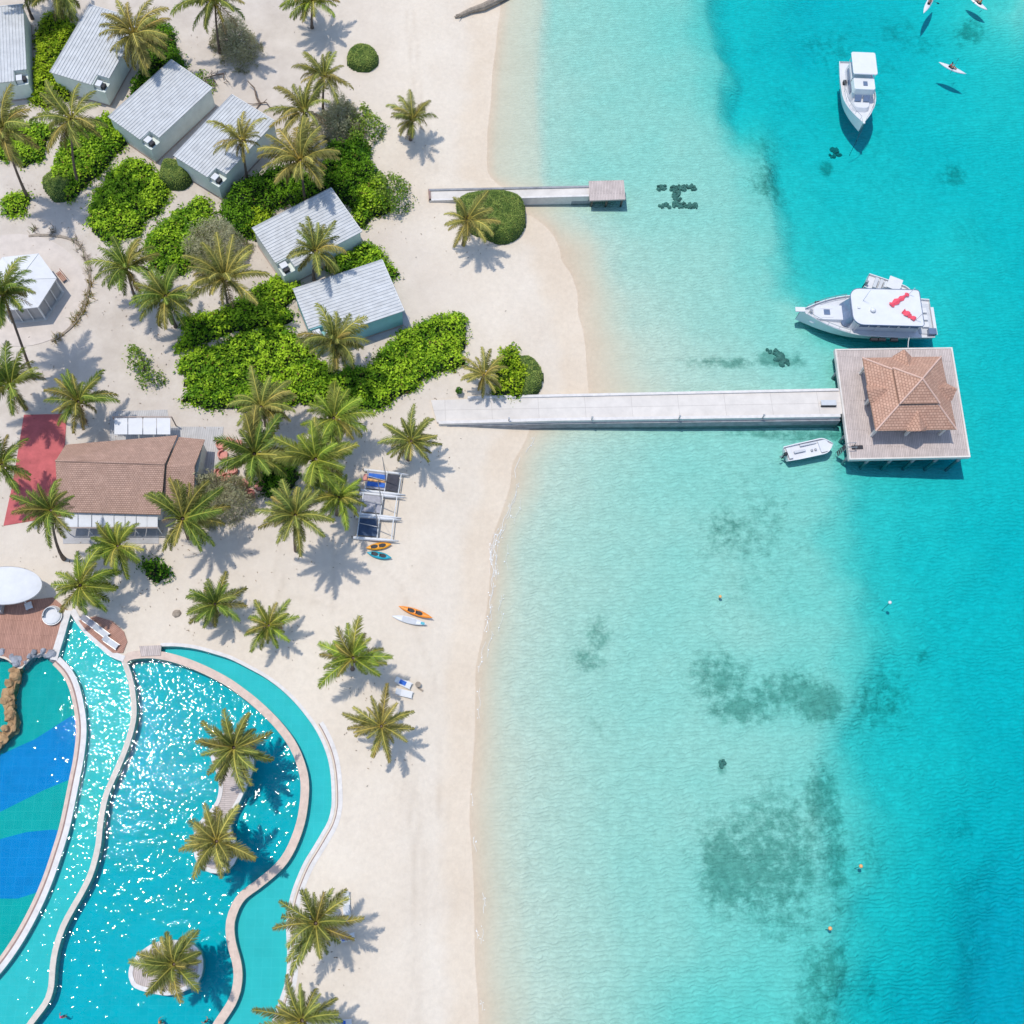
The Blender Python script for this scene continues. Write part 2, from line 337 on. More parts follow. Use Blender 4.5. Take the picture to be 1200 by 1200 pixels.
    def build(s, name, m, parent=None, smooth=False, uv=None, bevel=0.0, world=False):
        org = Vector((0, 0, 0))
        if world:
            q = parent
            while q is not None: org += q.location; q = q.parent
        me = bpy.data.meshes.new(name)
        me.from_pydata([(v[0] - org.x, v[1] - org.y, v[2] - org.z) for v in s.v], [], s.f)
        if s.t:
            a = me.attributes.new('tint', 'FLOAT_COLOR', 'POINT'); a.data.foreach_set('color', np.array([(*t, 1) for t in s.t], np.float32).ravel())
        else:
            bm = bmesh.new(); bm.from_mesh(me); bmesh.ops.recalc_face_normals(bm, faces=bm.faces); bm.to_mesh(me); bm.free()
        if uv is not None: slope_uv(me, uv)
        if smooth: me.polygons.foreach_set('use_smooth', [True] * len(me.polygons))
        me.materials.append(M[m]); me.update()
        o = bpy.data.objects.new(name, me); COL.objects.link(o); o.parent = parent
        if bevel:
            b = o.modifiers.new('bevel', 'BEVEL'); b.width = bevel; b.segments = 2; b.limit_method = 'ANGLE'
        return o
def slope_uv(me, ang=0.0):
    u = me.uv_layers.new(name='UVMap'); d = np.zeros(len(me.loops) * 2, np.float32)
    for p in me.polygons:
        nrm = p.normal
        if abs(nrm.z) > .985: t = Vector((math.cos(ang), math.sin(ang), 0))
        else: t = Vector((0, 0, 1)).cross(nrm).normalized()
        q = nrm.cross(t)
        for li in p.loop_indices:
            c = me.vertices[me.loops[li].vertex_index].co; d[2 * li] = c.dot(t); d[2 * li + 1] = c.dot(q)
    u.data.foreach_set('uv', d)
def tag(o, label=None, cat=None, group=None, kind=None):
    if label: o['label'] = label
    if cat: o['category'] = cat
    if group: o['group'] = group
    if kind: o['kind'] = kind
    return o
def thing(name, label, cat, loc=(0, 0, 0), rz=0.0, group=None):
    o = bpy.data.objects.new(name, None); COL.objects.link(o); o.location = loc; o.rotation_euler = (0, 0, rz); o.empty_display_size = .3
    return tag(o, label, cat, group)
def dup(root, loc, rz, label, scale=1.0):
    r = root.copy(); COL.objects.link(r); r.location = loc; r.rotation_euler = (0, 0, rz); r.scale = (scale,) * 3; r['label'] = label
    for ch in list(root.children):
        c = ch.copy(); COL.objects.link(c); c.parent = r
        for g in ch.children: d = g.copy(); COL.objects.link(d); d.parent = c
    return r
def smooth_line(pts, step=.6, closed=False):
    """Catmull-Rom through XY points"""
    p = [Vector((q[0], q[1])) for q in pts]; n = len(p); out = []
    for i in range(n if closed else n - 1):
        a = p[(i - 1) % n] if closed or i else p[0]; b = p[i]; c = p[(i + 1) % n]; d = p[(i + 2) % n] if closed or i + 2 < n else p[-1]
        k = max(2, int((c - b).length / step))
        for j in range(k):
            t = j / k
            out.append(.5 * ((2 * b) + (c - a) * t + (2 * a - 5 * b + 4 * c - d) * t * t + (3 * b - a - 3 * c + d) * t ** 3))
    if not closed: out.append(p[-1])
    return [(q.x, q.y) for q in out]
def gl(pts, z=GZ): return [tuple(at_z(x, y, z).xy) for x, y in pts]
def inside(P, poly):
    P = np.asarray(P); x, y = P[:, 0], P[:, 1]; c = np.zeros(len(P), bool); n = len(poly)
    for i in range(n):
        x1, y1 = poly[i]; x2, y2 = poly[(i + 1) % n]
        if y1 == y2: continue
        c ^= ((y1 > y) != (y2 > y)) & (x < (x2 - x1) * (y - y1) / (y2 - y1) + x1)
    return c
def edge_dist(P, poly):
    P = np.asarray(P); d = np.full(len(P), 1e9); n = len(poly)
    for i in range(n):
        a = np.array(poly[i]); b = np.array(poly[(i + 1) % n]); ab = b - a
        t = np.clip(((P - a) @ ab) / max(ab @ ab, 1e-9), 0, 1); d = np.minimum(d, np.linalg.norm(P - (a + t[:, None] * ab), axis=1))
    return d
# ------------------------------------------------------------------ outlines of the pools (photo pixels at ground level)
Oc = [(188,757),(208,757),(230,760),(252,766),(270,772),(292,783),(310,793),(328,806),(345,822),(360,840),(372,858),(382,880),(387,900),(389,922),(389,945),(385,962),(378,975),(368,992),(357,1010),(348,1030),(341,1050),(337,1070),(336,1090),(337,1110),(337,1130),(335,1150),(328,1172),(320,1195),(310,1225),(296,1262)]
M1 = [(145,774),(152,769),(165,767),(180,767),(198,770),(215,775),(233,782),(250,790),(268,800),(285,812),(300,824),(315,838),(328,852),(340,868),(348,883),(354,900),(357,915),(357,932),(355,950),(352,965),(346,983),(338,1000),(328,1014),(315,1026),(300,1038),(285,1049),(276,1062),(270,1080),(270,1097),(273,1112),(277,1126),(279,1142),(277,1160),(271,1176),(262,1190),(250,1210),(228,1262)]
M0 = [(145,774),(151,790),(155,808),(157,830),(156,845),(152,862),(146,880),(139,897),(131,915),(124,932),(120,950),(117,970),(115,990),(111,1008),(105,1027),(95,1047),(84,1066),(74,1085),(67,1105),(63,1122),(61,1140),(60,1155),(56,1170),(48,1183),(35,1200),(20,1225),(-6,1262)]
L0 = [(66,774),(76,784),(83,795),(88,808),(92,825),(95,845),(95,865),(92,890),(88,910),(84,930),(80,950),(75,972),(68,995),(58,1025),(48,1050),(36,1075),(22,1100),(5,1125),(-12,1145),(-50,1185),(-120,1262)]
CH = [(66,774),(70,760),(75,744),(79,729),(83,716)]
CR = [(83,716),(95,735),(115,755),(130,768),(145,774)]
SC = [(66,774),(60,769),(50,766),(40,769),(31,776),(26,783),(20,783),(14,777),(5,772),(-8,770),(-30,775),(-130,775)]
gOc, gM1, gM0, gL0, gCH, gCR, gSC = [smooth_line(gl(q)) for q in (Oc, M1, M0, L0, CH, CR, SC)]
outline = gOc + [tuple(at_z(-120, 1262, GZ).xy)] + [tuple(at_z(-130, 1262, GZ).xy)] + gSC[::-1] + gCH[1:] + gCR[1:] + gM1[1:8]
_k = 0
def dedupe(poly, eps=.05):
    out = []
    for p in poly:
        if not out or math.dist(p, out[-1]) > eps: out.append(p)
    if math.dist(out[0], out[-1]) < eps: out.pop()
    return out
outline = dedupe(gOc + [tuple(at_z(-130, 1262, GZ).xy)] + gSC[::-1] + gCH[1:] + gCR[1:] + [p for p in gM1[1:] if p[0] < gOc[0][0] - .3])

# ------------------------------------------------------------------ ground and seabed: one sheet with the pools cut out
SEAGRASS = [(890,690,70,55,.42),(880,635,80,50,.36),(858,618,40,35,.42),(905,600,50,40,.34),(842,792,45,40,.55),(872,830,50,22,.6),(930,795,55,25,.4),(965,822,30,24,.95),(935,812,60,26,.6),(702,742,22,24,.42),(690,772,26,20,.40),(700,850,40,30,.2),
  (905,1000,95,95,.60),(852,1015,32,62,.72),(968,935,26,45,.72),(985,1000,18,100,.62),(930,1080,70,40,.42),(975,1150,40,60,.68),(960,1195,40,40,.6),(1008,1060,26,150,.30),(848,900,8,10,.75),(908,418,22,9,.9),(845,423,60,7,.6),(930,420,22,12,.5),
  (900,150,36,70,.36),(905,205,30,30,.55),(925,110,30,50,.4),(1000,20,60,30,.5),(1080,32,40,24,.6),(1062,15,30,20,.6),(1143,24,22,18,.6),(978,180,9,10,1.0),(1132,188,16,14,.75),(1150,260,30,30,.4),(1095,762,14,10,.6),(1040,815,40,36,.55),(1050,830,22,20,.4),
  (1165,1035,40,26,.5),(1150,970,26,24,.5),(1180,1105,40,40,.3),(1030,1000,34,40,.4),(955,507,60,8,.75),(890,505,40,5,.6),(955,475,25,60,.25),(985,380,18,12,.3),(940,640,60,60,.25),(880,560,90,40,.22),(1090,910,30,30,.3),(1030,1160,26,30,.4)]
def make_ground():
    xs = np.concatenate([-np.geomspace(1200, 82, 16), np.arange(-80, 112, .55), np.geomspace(113, 1200, 16)])
    ys = np.concatenate([-np.geomspace(900, 20, 14), np.arange(-19, 146, .55), np.geomspace(148, 1500, 16)])
    X, Y = np.meshgrid(xs, ys); nx, ny = len(xs), len(ys)
    x, y = X.ravel(), Y.ravel(); z = height(x, y)
    land = z > .9
    z = z + np.where(land, .10 * fbm(x * .35, y * .35, 2, 3), 0)
    # trodden dips and little drifts around the palms and boats
    P = np.stack([x, y], 1)
    ol = np.array(outline); bb = (x > ol[:, 0].min() - 2) & (x < ol[:, 0].max() + 2) & (y > ol[:, 1].min() - 2) & (y < ol[:, 1].max() + 2)
    idx = np.nonzero(bb)[0]; ins = np.zeros(len(x), bool); nearp = np.zeros(len(x))
    d = edge_dist(P[idx], outline); ins[idx] = inside(P[idx], outline) | (d < .30); near = np.full(len(x), 9.); near[idx] = d
    z = np.where(land & (near < 3), GZ + (z - GZ) * np.clip((near - .6) / 2.4, 0, 1), z)
    px = PX + F * x / np.maximum(y * ST + H * CT, 20); py = PY - F * (y * CT - H * ST) / np.maximum(y * ST + H * CT, 20)
    a = np.zeros((len(x), 4), np.float32); a[:, 3] = 1
    for cx, cy_, rx, ry, s in SEAGRASS:
        q = ((px - cx) / rx) ** 2 + ((py - cy_) / ry) ** 2
        a[:, 0] = np.maximum(a[:, 0], s * np.exp(-q * .9))
    a[:, 0] *= np.clip(.88 + 1.5 * fbm(x * .09, y * .09, 31, 3), .3, 1.25)
    a[:, 0] = np.where(z < -2.4, a[:, 0] * .75, a[:, 0])
    a[:, 0] = np.where(z < -.2, a[:, 0] + (z < -2) * np.clip(fbm(x * .07, y * .07, 21) * .9, 0, .22), 0)
    sh = np.array([np.interp(py, RY, [r[1][4] for r in ROWS])])[0]
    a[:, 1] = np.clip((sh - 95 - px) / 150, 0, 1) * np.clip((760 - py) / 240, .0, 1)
    T2 = np.stack([px, py], 1)
    for line in ([(322,640),(326,690),(334,745)],[(330,640),(334,690),(342,745)],[(398,590),(394,650),(392,722)],[(330,702),(365,708),(402,718)],[(476,20),(486,120),(504,205)],[(484,20),(494,120),(512,205)],[(470,880),(486,1000),(482,1200)],[(480,880),(496,1000),(492,1200)],[(420,640),(470,690),(510,800),(515,960)]):
        for k in range(len(line) - 1):
            a0 = np.array(line[k], float); ab = np.array(line[k + 1], float) - a0; t_ = np.clip(((T2 - a0) @ ab) / (ab @ ab), 0, 1); dd = np.linalg.norm(T2 - (a0 + t_[:, None] * ab), axis=1)
            a[:, 2] = np.maximum(a[:, 2], np.exp(-(dd / 2.2) ** 2) * (.45 + .55 * vnoise(x * .5, y * .5, 4)))
    cells = (np.arange(ny - 1)[:, None] * nx + np.arange(nx - 1)[None]).ravel()
    q = np.stack([cells, cells + 1, cells + nx + 1, cells + nx], 1)
    bad = ins[q].any(1); keep = q[~bad]
    vs = np.stack([x, y, z], 1).tolist(); fs = keep.tolist()
    # fill between the ragged hole and the true outline
    cnt = {}
    for f in q[bad].tolist():
        for i in range(4):
            e = (f[i], f[(i + 1) % 4]); k = (min(e), max(e)); cnt[k] = cnt.get(k, 0) + 1
    border = [k for k, c in cnt.items() if c == 1]
    bverts = sorted({i for e in border for i in e}); m = {v: i for i, v in enumerate(bverts)}
    v2 = [Vector((x[i], y[i])) for i in bverts]; nb = len(v2); no = len(outline)
    v2 += [Vector(p) for p in outline]
    es = [(m[a_], m[b_]) for a_, b_ in border] + [(nb + i, nb + (i + 1) % no) for i in range(no)]
    ov, oe, of, orig, _, _ = geometry.delaunay_2d_cdt(v2, es, [], 2, 1e-5)
    base = len(vs); vmap = []
    extra = []
    for i, p in enumerate(ov):
        src = [k for k in orig[i] if k < nb]
        if src: vmap.append(bverts[src[0]])
        else: vmap.append(len(vs)); vs.append([p.x, p.y, GZ]); extra.append((0, float(gz(p.x, p.y) > .9) * .0, 0, 1))
    po = np.array(outline)
    for f in of:
        c = sum((Vector(ov[i]) for i in f), Vector((0, 0))) / len(f)
        if not inside(np.array([[c.x, c.y]]), outline)[0]: fs.append([vmap[i] for i in f])
    if extra: a = np.concatenate([a, np.array(extra, np.float32)])
    me = bpy.data.meshes.new('ground'); me.from_pydata(vs, [], fs)
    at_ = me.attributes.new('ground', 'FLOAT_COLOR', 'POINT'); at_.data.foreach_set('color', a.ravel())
    me.polygons.foreach_set('use_smooth', [True] * len(me.polygons)); me.materials.append(M['sand']); me.update()
    o = bpy.data.objects.new('ground', me); COL.objects.link(o)
    tag(o, 'pale sand beach running down under the clear lagoon', 'ground', kind='structure')
make_ground()
sea = MB().box((0, 400, -20), (2600, 2600, 40)).build('sea', 'sea_water'); sea.data.materials[0] = M['sea_water']
tag(sea, 'clear turquoise lagoon deepening away from the beach', 'sea', kind='structure')

# ------------------------------------------------------------------ pools
def pool(name, label, poly, floor, mat, wl_, wm='pool_water'):
    t = thing(name, label, 'pool', (*poly[0], GZ))
    MB().prism(poly, .02, floor).build('basin', mat, t, uv=0.0, world=True)
    w = MB().prism(poly, floor - .3, wl_).build('pool_water', wm, t, world=True)
    return t
i1 = [i for i, p in enumerate(gM1) if p[0] > gOc[0][0] - 2.6][0]
mainp = dedupe(gM0 + gM1[::-1])
cres = dedupe(gM1[i1:] + gOc[::-1])
chan = dedupe(gCH + gCR[1:] + gM0[1:] + gL0[::-1])
kidp = dedupe(gL0 + [tuple(at_z(-130, 1262, GZ).xy)] + gSC[::-1])
P1 = pool('swimming_pool', 'large turquoise swimming pool holding the palm islands', mainp, .10, 'pool_tile', GZ - .16)
P2 = pool('wading_pool', 'pale crescent shaped shallow pool along the beach sand', cres, .62, 'shallow_tile', GZ - .14, 'calm_water')
P3 = pool('overflow_channel', 'pale shallow channel between two curved copings, pointed at the wooden deck', chan, .70, 'shallow_tile', GZ - .12)
P4 = pool('lap_pool', 'pool with green and blue banded floor cut by the photo edge', kidp, .10, 'green_tile', GZ - .30, 'calm_water')
for q in ([(-126,960),(0,884),(40,866),(84,838),(92,842),(94,862),(91,885),(84,912),(50,926),(0,951),(-126,1030)], [(-126,1020),(-40,996),(0,983),(30,975),(60,972),(74,973),(67,997),(55,1030),(48,1044),(20,1053),(0,1053),(-40,1058),(-126,1072)]):
    MB().prism(gl(q, .3), .05, .108).build('floor_band', 'blue_tile', P4, uv=0.0, world=True)
MB().ribbon(gM0, .62, .05, GZ + .02).build('coping', 'coping', P1, world=True)
MB().ribbon(gM1, .95, .05, GZ + .05).build('coping', 'pink_coping', P1, world=True)
MB().ribbon(gOc, .42, .05, GZ + .06, shift=.15).build('coping', 'white_coping', P2, world=True)
MB().ribbon(gOc[30:], .10, GZ - .3, GZ + .045, shift=.62).build('edge_line', 'brown_line', P2, world=True)
MB().ribbon(gOc[30:], .5, GZ - .3, GZ + .03, shift=.92).build('edge_paving', 'white_coping', P2, world=True)
MB().ribbon(gL0, .62, .05, GZ + .06, shift=.28).build('coping', 'white_coping', P3, world=True)
MB().ribbon(gL0, .20, .05, GZ + .03, shift=-.12).build('edge_line', 'brown_line', P3, world=True)
MB().ribbon(gL0, .42, .05, GZ + .0, shift=-.42).build('lower_coping', 'pink_coping', P3, world=True)
MB().ribbon(gCH, .85, .05, GZ + .12, shift=.3).build('coping', 'white_coping', P3, world=True)
MB().ribbon(gCR, .75, .05, GZ + .09, shift=.2).build('coping', 'white_coping', P3, world=True)

def island(name, label, px, plank_dir, ring=.45):
    o = smooth_line(gl(px, GZ + .2), .5, True); cx = sum(p[0] for p in o) / len(o); cy_ = sum(p[1] for p in o) / len(o)
    t = thing(name, label, 'pool island', (cx, cy_, .1))
    a = sum(o[i][0] * o[(i + 1) % len(o)][1] - o[(i + 1) % len(o)][0] * o[i][1] for i in range(len(o)))
    MB().prism(o, .08, GZ + .14).build('deck', 'grey_planks', t, uv=plank_dir, world=True)
    MB().ribbon(o, ring, .06, GZ + .22, shift=(ring / 2 - .05) * (1 if a > 0 else -1), closed=True).build('rim', 'white_coping', t, world=True)
    return t
island('pool_island', 'slender grey plank island curving between two palms, rimmed in white', [(246,872),(256,862),(272,858),(288,866),(296,884),(296,900),(290,918),(281,938),(272,955),(270,972),(276,988),(277,1005),(268,1018),(254,1023),(241,1020),(231,1010),(227,995),(228,975),(235,962),(246,950),(254,938),(257,922),(254,906),(248,890)], 0.05)
island('pool_island', 'small egg shaped island with a single palm on grey planks', [(153,1150),(151,1140),(155,1127),(166,1115),(182,1105),(204,1102),(224,1106),(235,1118),(237,1135),(231,1152),(216,1161),(196,1166),(172,1162),(158,1157)], 1.5)

# ------------------------------------------------------------------ paving, decks, terraces lying on the ground
def slab(name, label, cat, px, z, m, uv=0.0, th=.4, kind='structure', smooth=False):
    o = gl(px, GZ + z); o = smooth_line(o, .5, True) if smooth else o
    ob = MB().prism(o, GZ - th, GZ + z).build(name, m, uv=uv); return tag(ob, label, cat, kind=kind)
slab('pool_deck', 'reddish brown plank deck beside the channel tip', 'deck', [(-130,716),(0,706),(45,702),(62,700),(81,716),(77,730),(72,745),(67,760),(64,770),(50,764),(40,767),(31,773),(26,780),(20,780),(14,774),(5,769),(-8,767),(-30,772),(-130,772)], .10, 'brown_planks', 1.53)
slab('sunken_lounge', 'half round brown plank platform for loungers by the channel', 'deck', [(92,727),(112,722),(132,728),(145,740),(149,752),(144,765),(132,765),(116,752),(100,738)], .13, 'brown_planks', .7)
slab('plank_bridge', 'small grey plank bridge joining sand and coping', 'bridge', [(163,757),(189,756),(188,768),(165,769)], .16, 'grey_planks', 1.5)
slab('red_terrace', 'red floored terrace beside the tiled restaurant', 'terrace', [(28,486),(78,485),(76,520),(68,560),(74,604),(4,616),(14,570),(20,535)], .08, 'red_floor')
slab('plaza', 'grey paved plaza behind the restaurant', 'pavement', [(128,482),(196,480),(200,500),(262,500),(258,560),(232,565),(190,600),(130,560)], .035, 'pave_lines', 1.5)
slab('veranda_floor', 'grey concrete strip along the restaurant front', 'pavement', [(72,598),(186,598),(186,637),(74,637)], .06, 'grey_concrete')
slab('hut_terrace', 'worn concrete terrace beside the lowest hut', 'pavement', [(415,392),(470,362),(480,372),(478,386),(440,400)], .05, 'grey_concrete')
slab('circle_floor', 'round trodden sand floor around the hexagonal pavilion', 'pavement', [(20 + 82 * math.cos(a), 340 + 66 * math.sin(a)) for a in [k * math.pi / 14 for k in range(28)]], .07, 'circle_sand', smooth=True)

# ------------------------------------------------------------------ piers
def pier():
    a = at_z(512, 494, GZ); 
    t = thing('pier', 'long pale concrete pier reaching from the sand to the tiled pavilion', 'pier', (at_z(740, 478, 1.2)))
    Z = 1.55
    def q(pts, z): return [tuple(at_z(x, y, z).xy) for x, y in pts]
    MB().prism(q([(505,469),(650,464),(985,456.5),(987,485),(650,490),(512,495)], Z), -1.6, Z).build('walkway', 'pier_slab', t, uv=0.02, world=True)
    MB().ribbon(q([(548,465.5),(700,462.3),(983,456.3)], Z + .2), .34, .2, Z + .20).build('kerb', 'white_coping', t, world=True)
    MB().ribbon(q([(514,495),(650,491.3),(985,486.6)], Z + .25), .42, .2, Z + .25).build('kerb', 'white_coping', t, world=True)
    MB().ribbon(q([(514,498),(650,494.5),(985,490.5)], Z - .2), .45, -1.4, Z - .35).build('service_ledge', 'sea_wall', t, world=True)
    for x in (596, 693, 795, 893):
        p = at_z(x, 494 - (x - 596) * .012, Z); m = MB(); m.tube([(p.x, p.y, Z), (p.x, p.y, Z + .9)], .07, 8); m.box((p.x, p.y, Z + .95), (.24, .24, .14)); m.box((p.x, p.y, Z + .03), (.3, .3, .06))
        m.build('light_post', 'grey_metal', t, world=True)
pier()
def jetty():
    t = thing('jetty', 'short jetty past the trimmed hedge ending in a grey plank landing', 'jetty', at_z(640, 230, 1.0))
    Z = 1.5
    def q(pts, z): return [tuple(at_z(x, y, z).xy) for x, y in pts]
    MB().prism(q([(504,222),(690,218.5),(692,230),(504,235)], Z), -1.2, Z - .05).build('walkway', 'concrete', t, world=True)
    MB().ribbon(q([(503,223),(690,219)], Z), .3, -.9, Z + .12).build('kerb', 'sea_wall', t, world=True)
    MB().ribbon(q([(503,234.5),(690,229.5)], Z), .3, -1.0, Z + .1).build('kerb', 'white_coping', t, world=True)
    MB().ribbon(q([(612,235.5),(692,233.5)], .6), .5, -1.3, .6).build('footing', 'sea_wall', t, world=True)
    MB().ribbon(q([(503,222),(504,235.5)], Z), .3, .5, Z + .1).build('step', 'brown_line', t, world=True)
    MB().prism(q([(690,212),(731,211),(733,233.5),(691,235)], Z + .15), Z - .1, Z + .15).build('landing', 'grey_planks', t, uv=1.57, world=True)
    for x, y in ((694,215),(728,214),(730,231),(695,232),(712,232)):
        p = at_z(x, y, Z); MB().tube([(p.x, p.y, -1.5), (p.x, p.y, Z - .1)], .15, 8).build('pile', 'bark', t, world=True)
jetty()

# ------------------------------------------------------------------ tiled hip roof pavilion on the sea platform
def sea_pavilion():
    DZ = 1.75
    pc = [at_z(x, y, DZ) for x, y in ((979,410),(1115,408),(1136,535),(996,538))]
    c = sum(pc, Vector()) / 4
    t = thing('sea_platform', 'broad grey plank platform at the end of the long pier', 'platform', (c.x, c.y, 0))
    MB().prism([tuple(p.xy) for p in pc], DZ - .35, DZ).build('deck', 'grey_planks', t, uv=1.52, world=True)
    MB().ribbon([tuple(p.xy) for p in pc], .28, DZ - .5, DZ + .08, closed=True).build('edge_beam', 'concrete', t, world=True)
    for i in range(4):
        for k in range(5):
            p = pc[i].lerp(pc[(i + 1) % 4], k / 5 + .03); p = p.lerp(c, .03)
            MB().tube([(p.x, p.y, -6), (p.x, p.y, DZ - .3)], .2, 8).build('pile', 'sea_wall', t, world=True)
    EZ = DZ + 3.0
    e = [at_z(x, y, EZ) for x, y in ((1011,419),(1104,418),(1120,503),(1026,505))]
    ec = sum(e, Vector()) / 4; ux = ((e[1] - e[0]) + (e[2] - e[3])).normalized(); uy = Vector((-ux.y, ux.x, 0))
    hx = ((e[1] - e[0]).length + (e[2] - e[3]).length) / 4; hy = ((e[0] - e[3]).length + (e[1] - e[2]).length) / 4
    p = thing('pavilion', 'square open pavilion under a two tier pinkish tiled hip roof', 'pavilion', (ec.x, ec.y, DZ), math.atan2(ux.y, ux.x))
    E = 3.0
    m = MB()
    lo = [(-hx, hy, E), (hx, hy, E), (hx, -hy, E), (-hx, -hy, E)]; k = .44; up = [(x * k, y * k, E + 1.95) for x, y, _ in lo]
    for i in range(4): j = (i + 1) % 4; m.add([lo[i], lo[j], up[j], up[i]], [(0, 3, 2, 1)]); m.add([tuple(Vector(q) - Vector((0, 0, .16))) for q in (lo[i], lo[j], up[j], up[i])], [(0, 1, 2, 3)]); m.add([lo[i], lo[j], tuple(Vector(lo[j]) - Vector((0, 0, .16))), tuple(Vector(lo[i]) - Vector((0, 0, .16)))], [(0, 1, 2, 3)])
    m.build('lower_roof', 'tile_roof_pale', p, uv=0.0)
    m = MB(); k2 = .49; u2 = [(x * k2, y * k2, E + 2.12) for x, y, _ in lo]
    for i in range(4): j = (i + 1) % 4; m.add([u2[i], u2[j], (0, 0, E + 3.9)], [(0, 2, 1)])
    m.add([tuple(Vector(q) - Vector((0, 0, .14))) for q in u2], [(0, 1, 2, 3)])
    m.build('upper_roof', 'tile_roof_pale', p, uv=0.0)
    MB().ribbon([(x * .97, y * .97) for x, y, _ in u2], .10, E + 1.6, E + 2.10, closed=True).build('clerestory', 'dark', p)
    m = MB()
    for i in range(4): m.tube([lo[i], tuple(Vector(up[i]) + Vector((0, 0, .02)))], .11, 6); m.tube([u2[i], (0, 0, E + 3.92)], .11, 6)
    m.build('ridge_cap', 'coral_tile', p)
    for s in range(4):
        rot = Matrix.Rotation(s * math.pi / 2, 4, 'Z'); hh = hy if s % 2 == 0 else hx
        def T(x, y, z): return tuple(rot @ Vector((x, y, z)))
        g = MB(); o = .6; w = 1.15; r0 = E + 1.0
        zin = hh * .50
        A, B, C_ = T(-w, -hh - .15, E + .05), T(w, -hh - .15, E + .05), T(0, -hh - o, r0); Dd = T(0, -zin, r0 + .5)
        bl, br = T(-w * 1.15, -hh * .92, E + .25), T(w * 1.15, -hh * .92, E + .25)
        g.add([A, C_, Dd, bl], [(0, 1, 2, 3)]); g.add([C_, B, br, Dd], [(0, 1, 2, 3)])
        g.add([tuple(Vector(q) - Vector((0, 0, .12))) for q in (A, C_, Dd, bl)], [(3, 2, 1, 0)]); g.add([tuple(Vector(q) - Vector((0, 0, .12))) for q in (C_, B, br, Dd)], [(3, 2, 1, 0)])
        gb = g.build('gablet', 'tile_roof_pale', p, uv=0.0)
        MB().add([T(-w * .9, -hh - .02, E - .1), T(w * .9, -hh - .02, E - .1), T(0, -hh - .02, r0 - .2), T(-w * .9, -hh + .3, E - .1), T(w * .9, -hh + .3, E - .1), T(0, -hh + .3, r0 - .2)], [(0, 1, 2), (3, 5, 4), (0, 3, 4, 1), (1, 4, 5, 2), (2, 5, 3, 0)]).build('gable_panel', 'dark', gb)
    for x in (-1, 0, 1):
        for y in (-1, 0, 1):
            if x or y: MB().box((x * (hx - .7), y * (hy - .7), E / 2 + .05), (.3, .3, E + .1)).build('post', 'concrete', p)
    MB().box((0, 0, .45), (2.6, 2.6, .9)).build('counter', 'brown_planks', p, uv=0.0)
    b = at_z(998, 525, DZ)
    l = thing('boarding_ladder', 'dark steel boarding ladder at the platform corner near the skiff', 'ladder', (b.x - .5, b.y, DZ), .05)
    for y in (-.3, .3): MB().tube([(-.7, y, -2.2), (-.45, y, .5), (-.1, y, .9), (.8, y, .9), (.9, y, 0)], .05, 6).build('rail', 'grey_metal', l)
    for z in range(5): MB().box((-.68 + z * .05, 0, -1.6 + z * .45), (.16, .6, .05)).build('rung', 'dark', l)
    MB().box((1.2, 0, .06), (1.4, .5, .12)).build('mat', 'dark', l)
    b = at_z(970, 474, 1.55)
    l = thing('bench', 'low grey bench box standing on the pier beside the platform', 'bench', (b.x, b.y, 1.55), 0)
    MB().box((0, .05, .42), (1.95, .75, .1)).build('seat', 'grey_deck', l, bevel=.03); MB().box((0, -.3, .2), (1.9, .14, .4)).build('front', 'dark', l)
    for x in (-.85, .85): MB().box((x, .05, .18), (.15, .6, .36)).build('leg', 'concrete', l)
sea_pavilion()

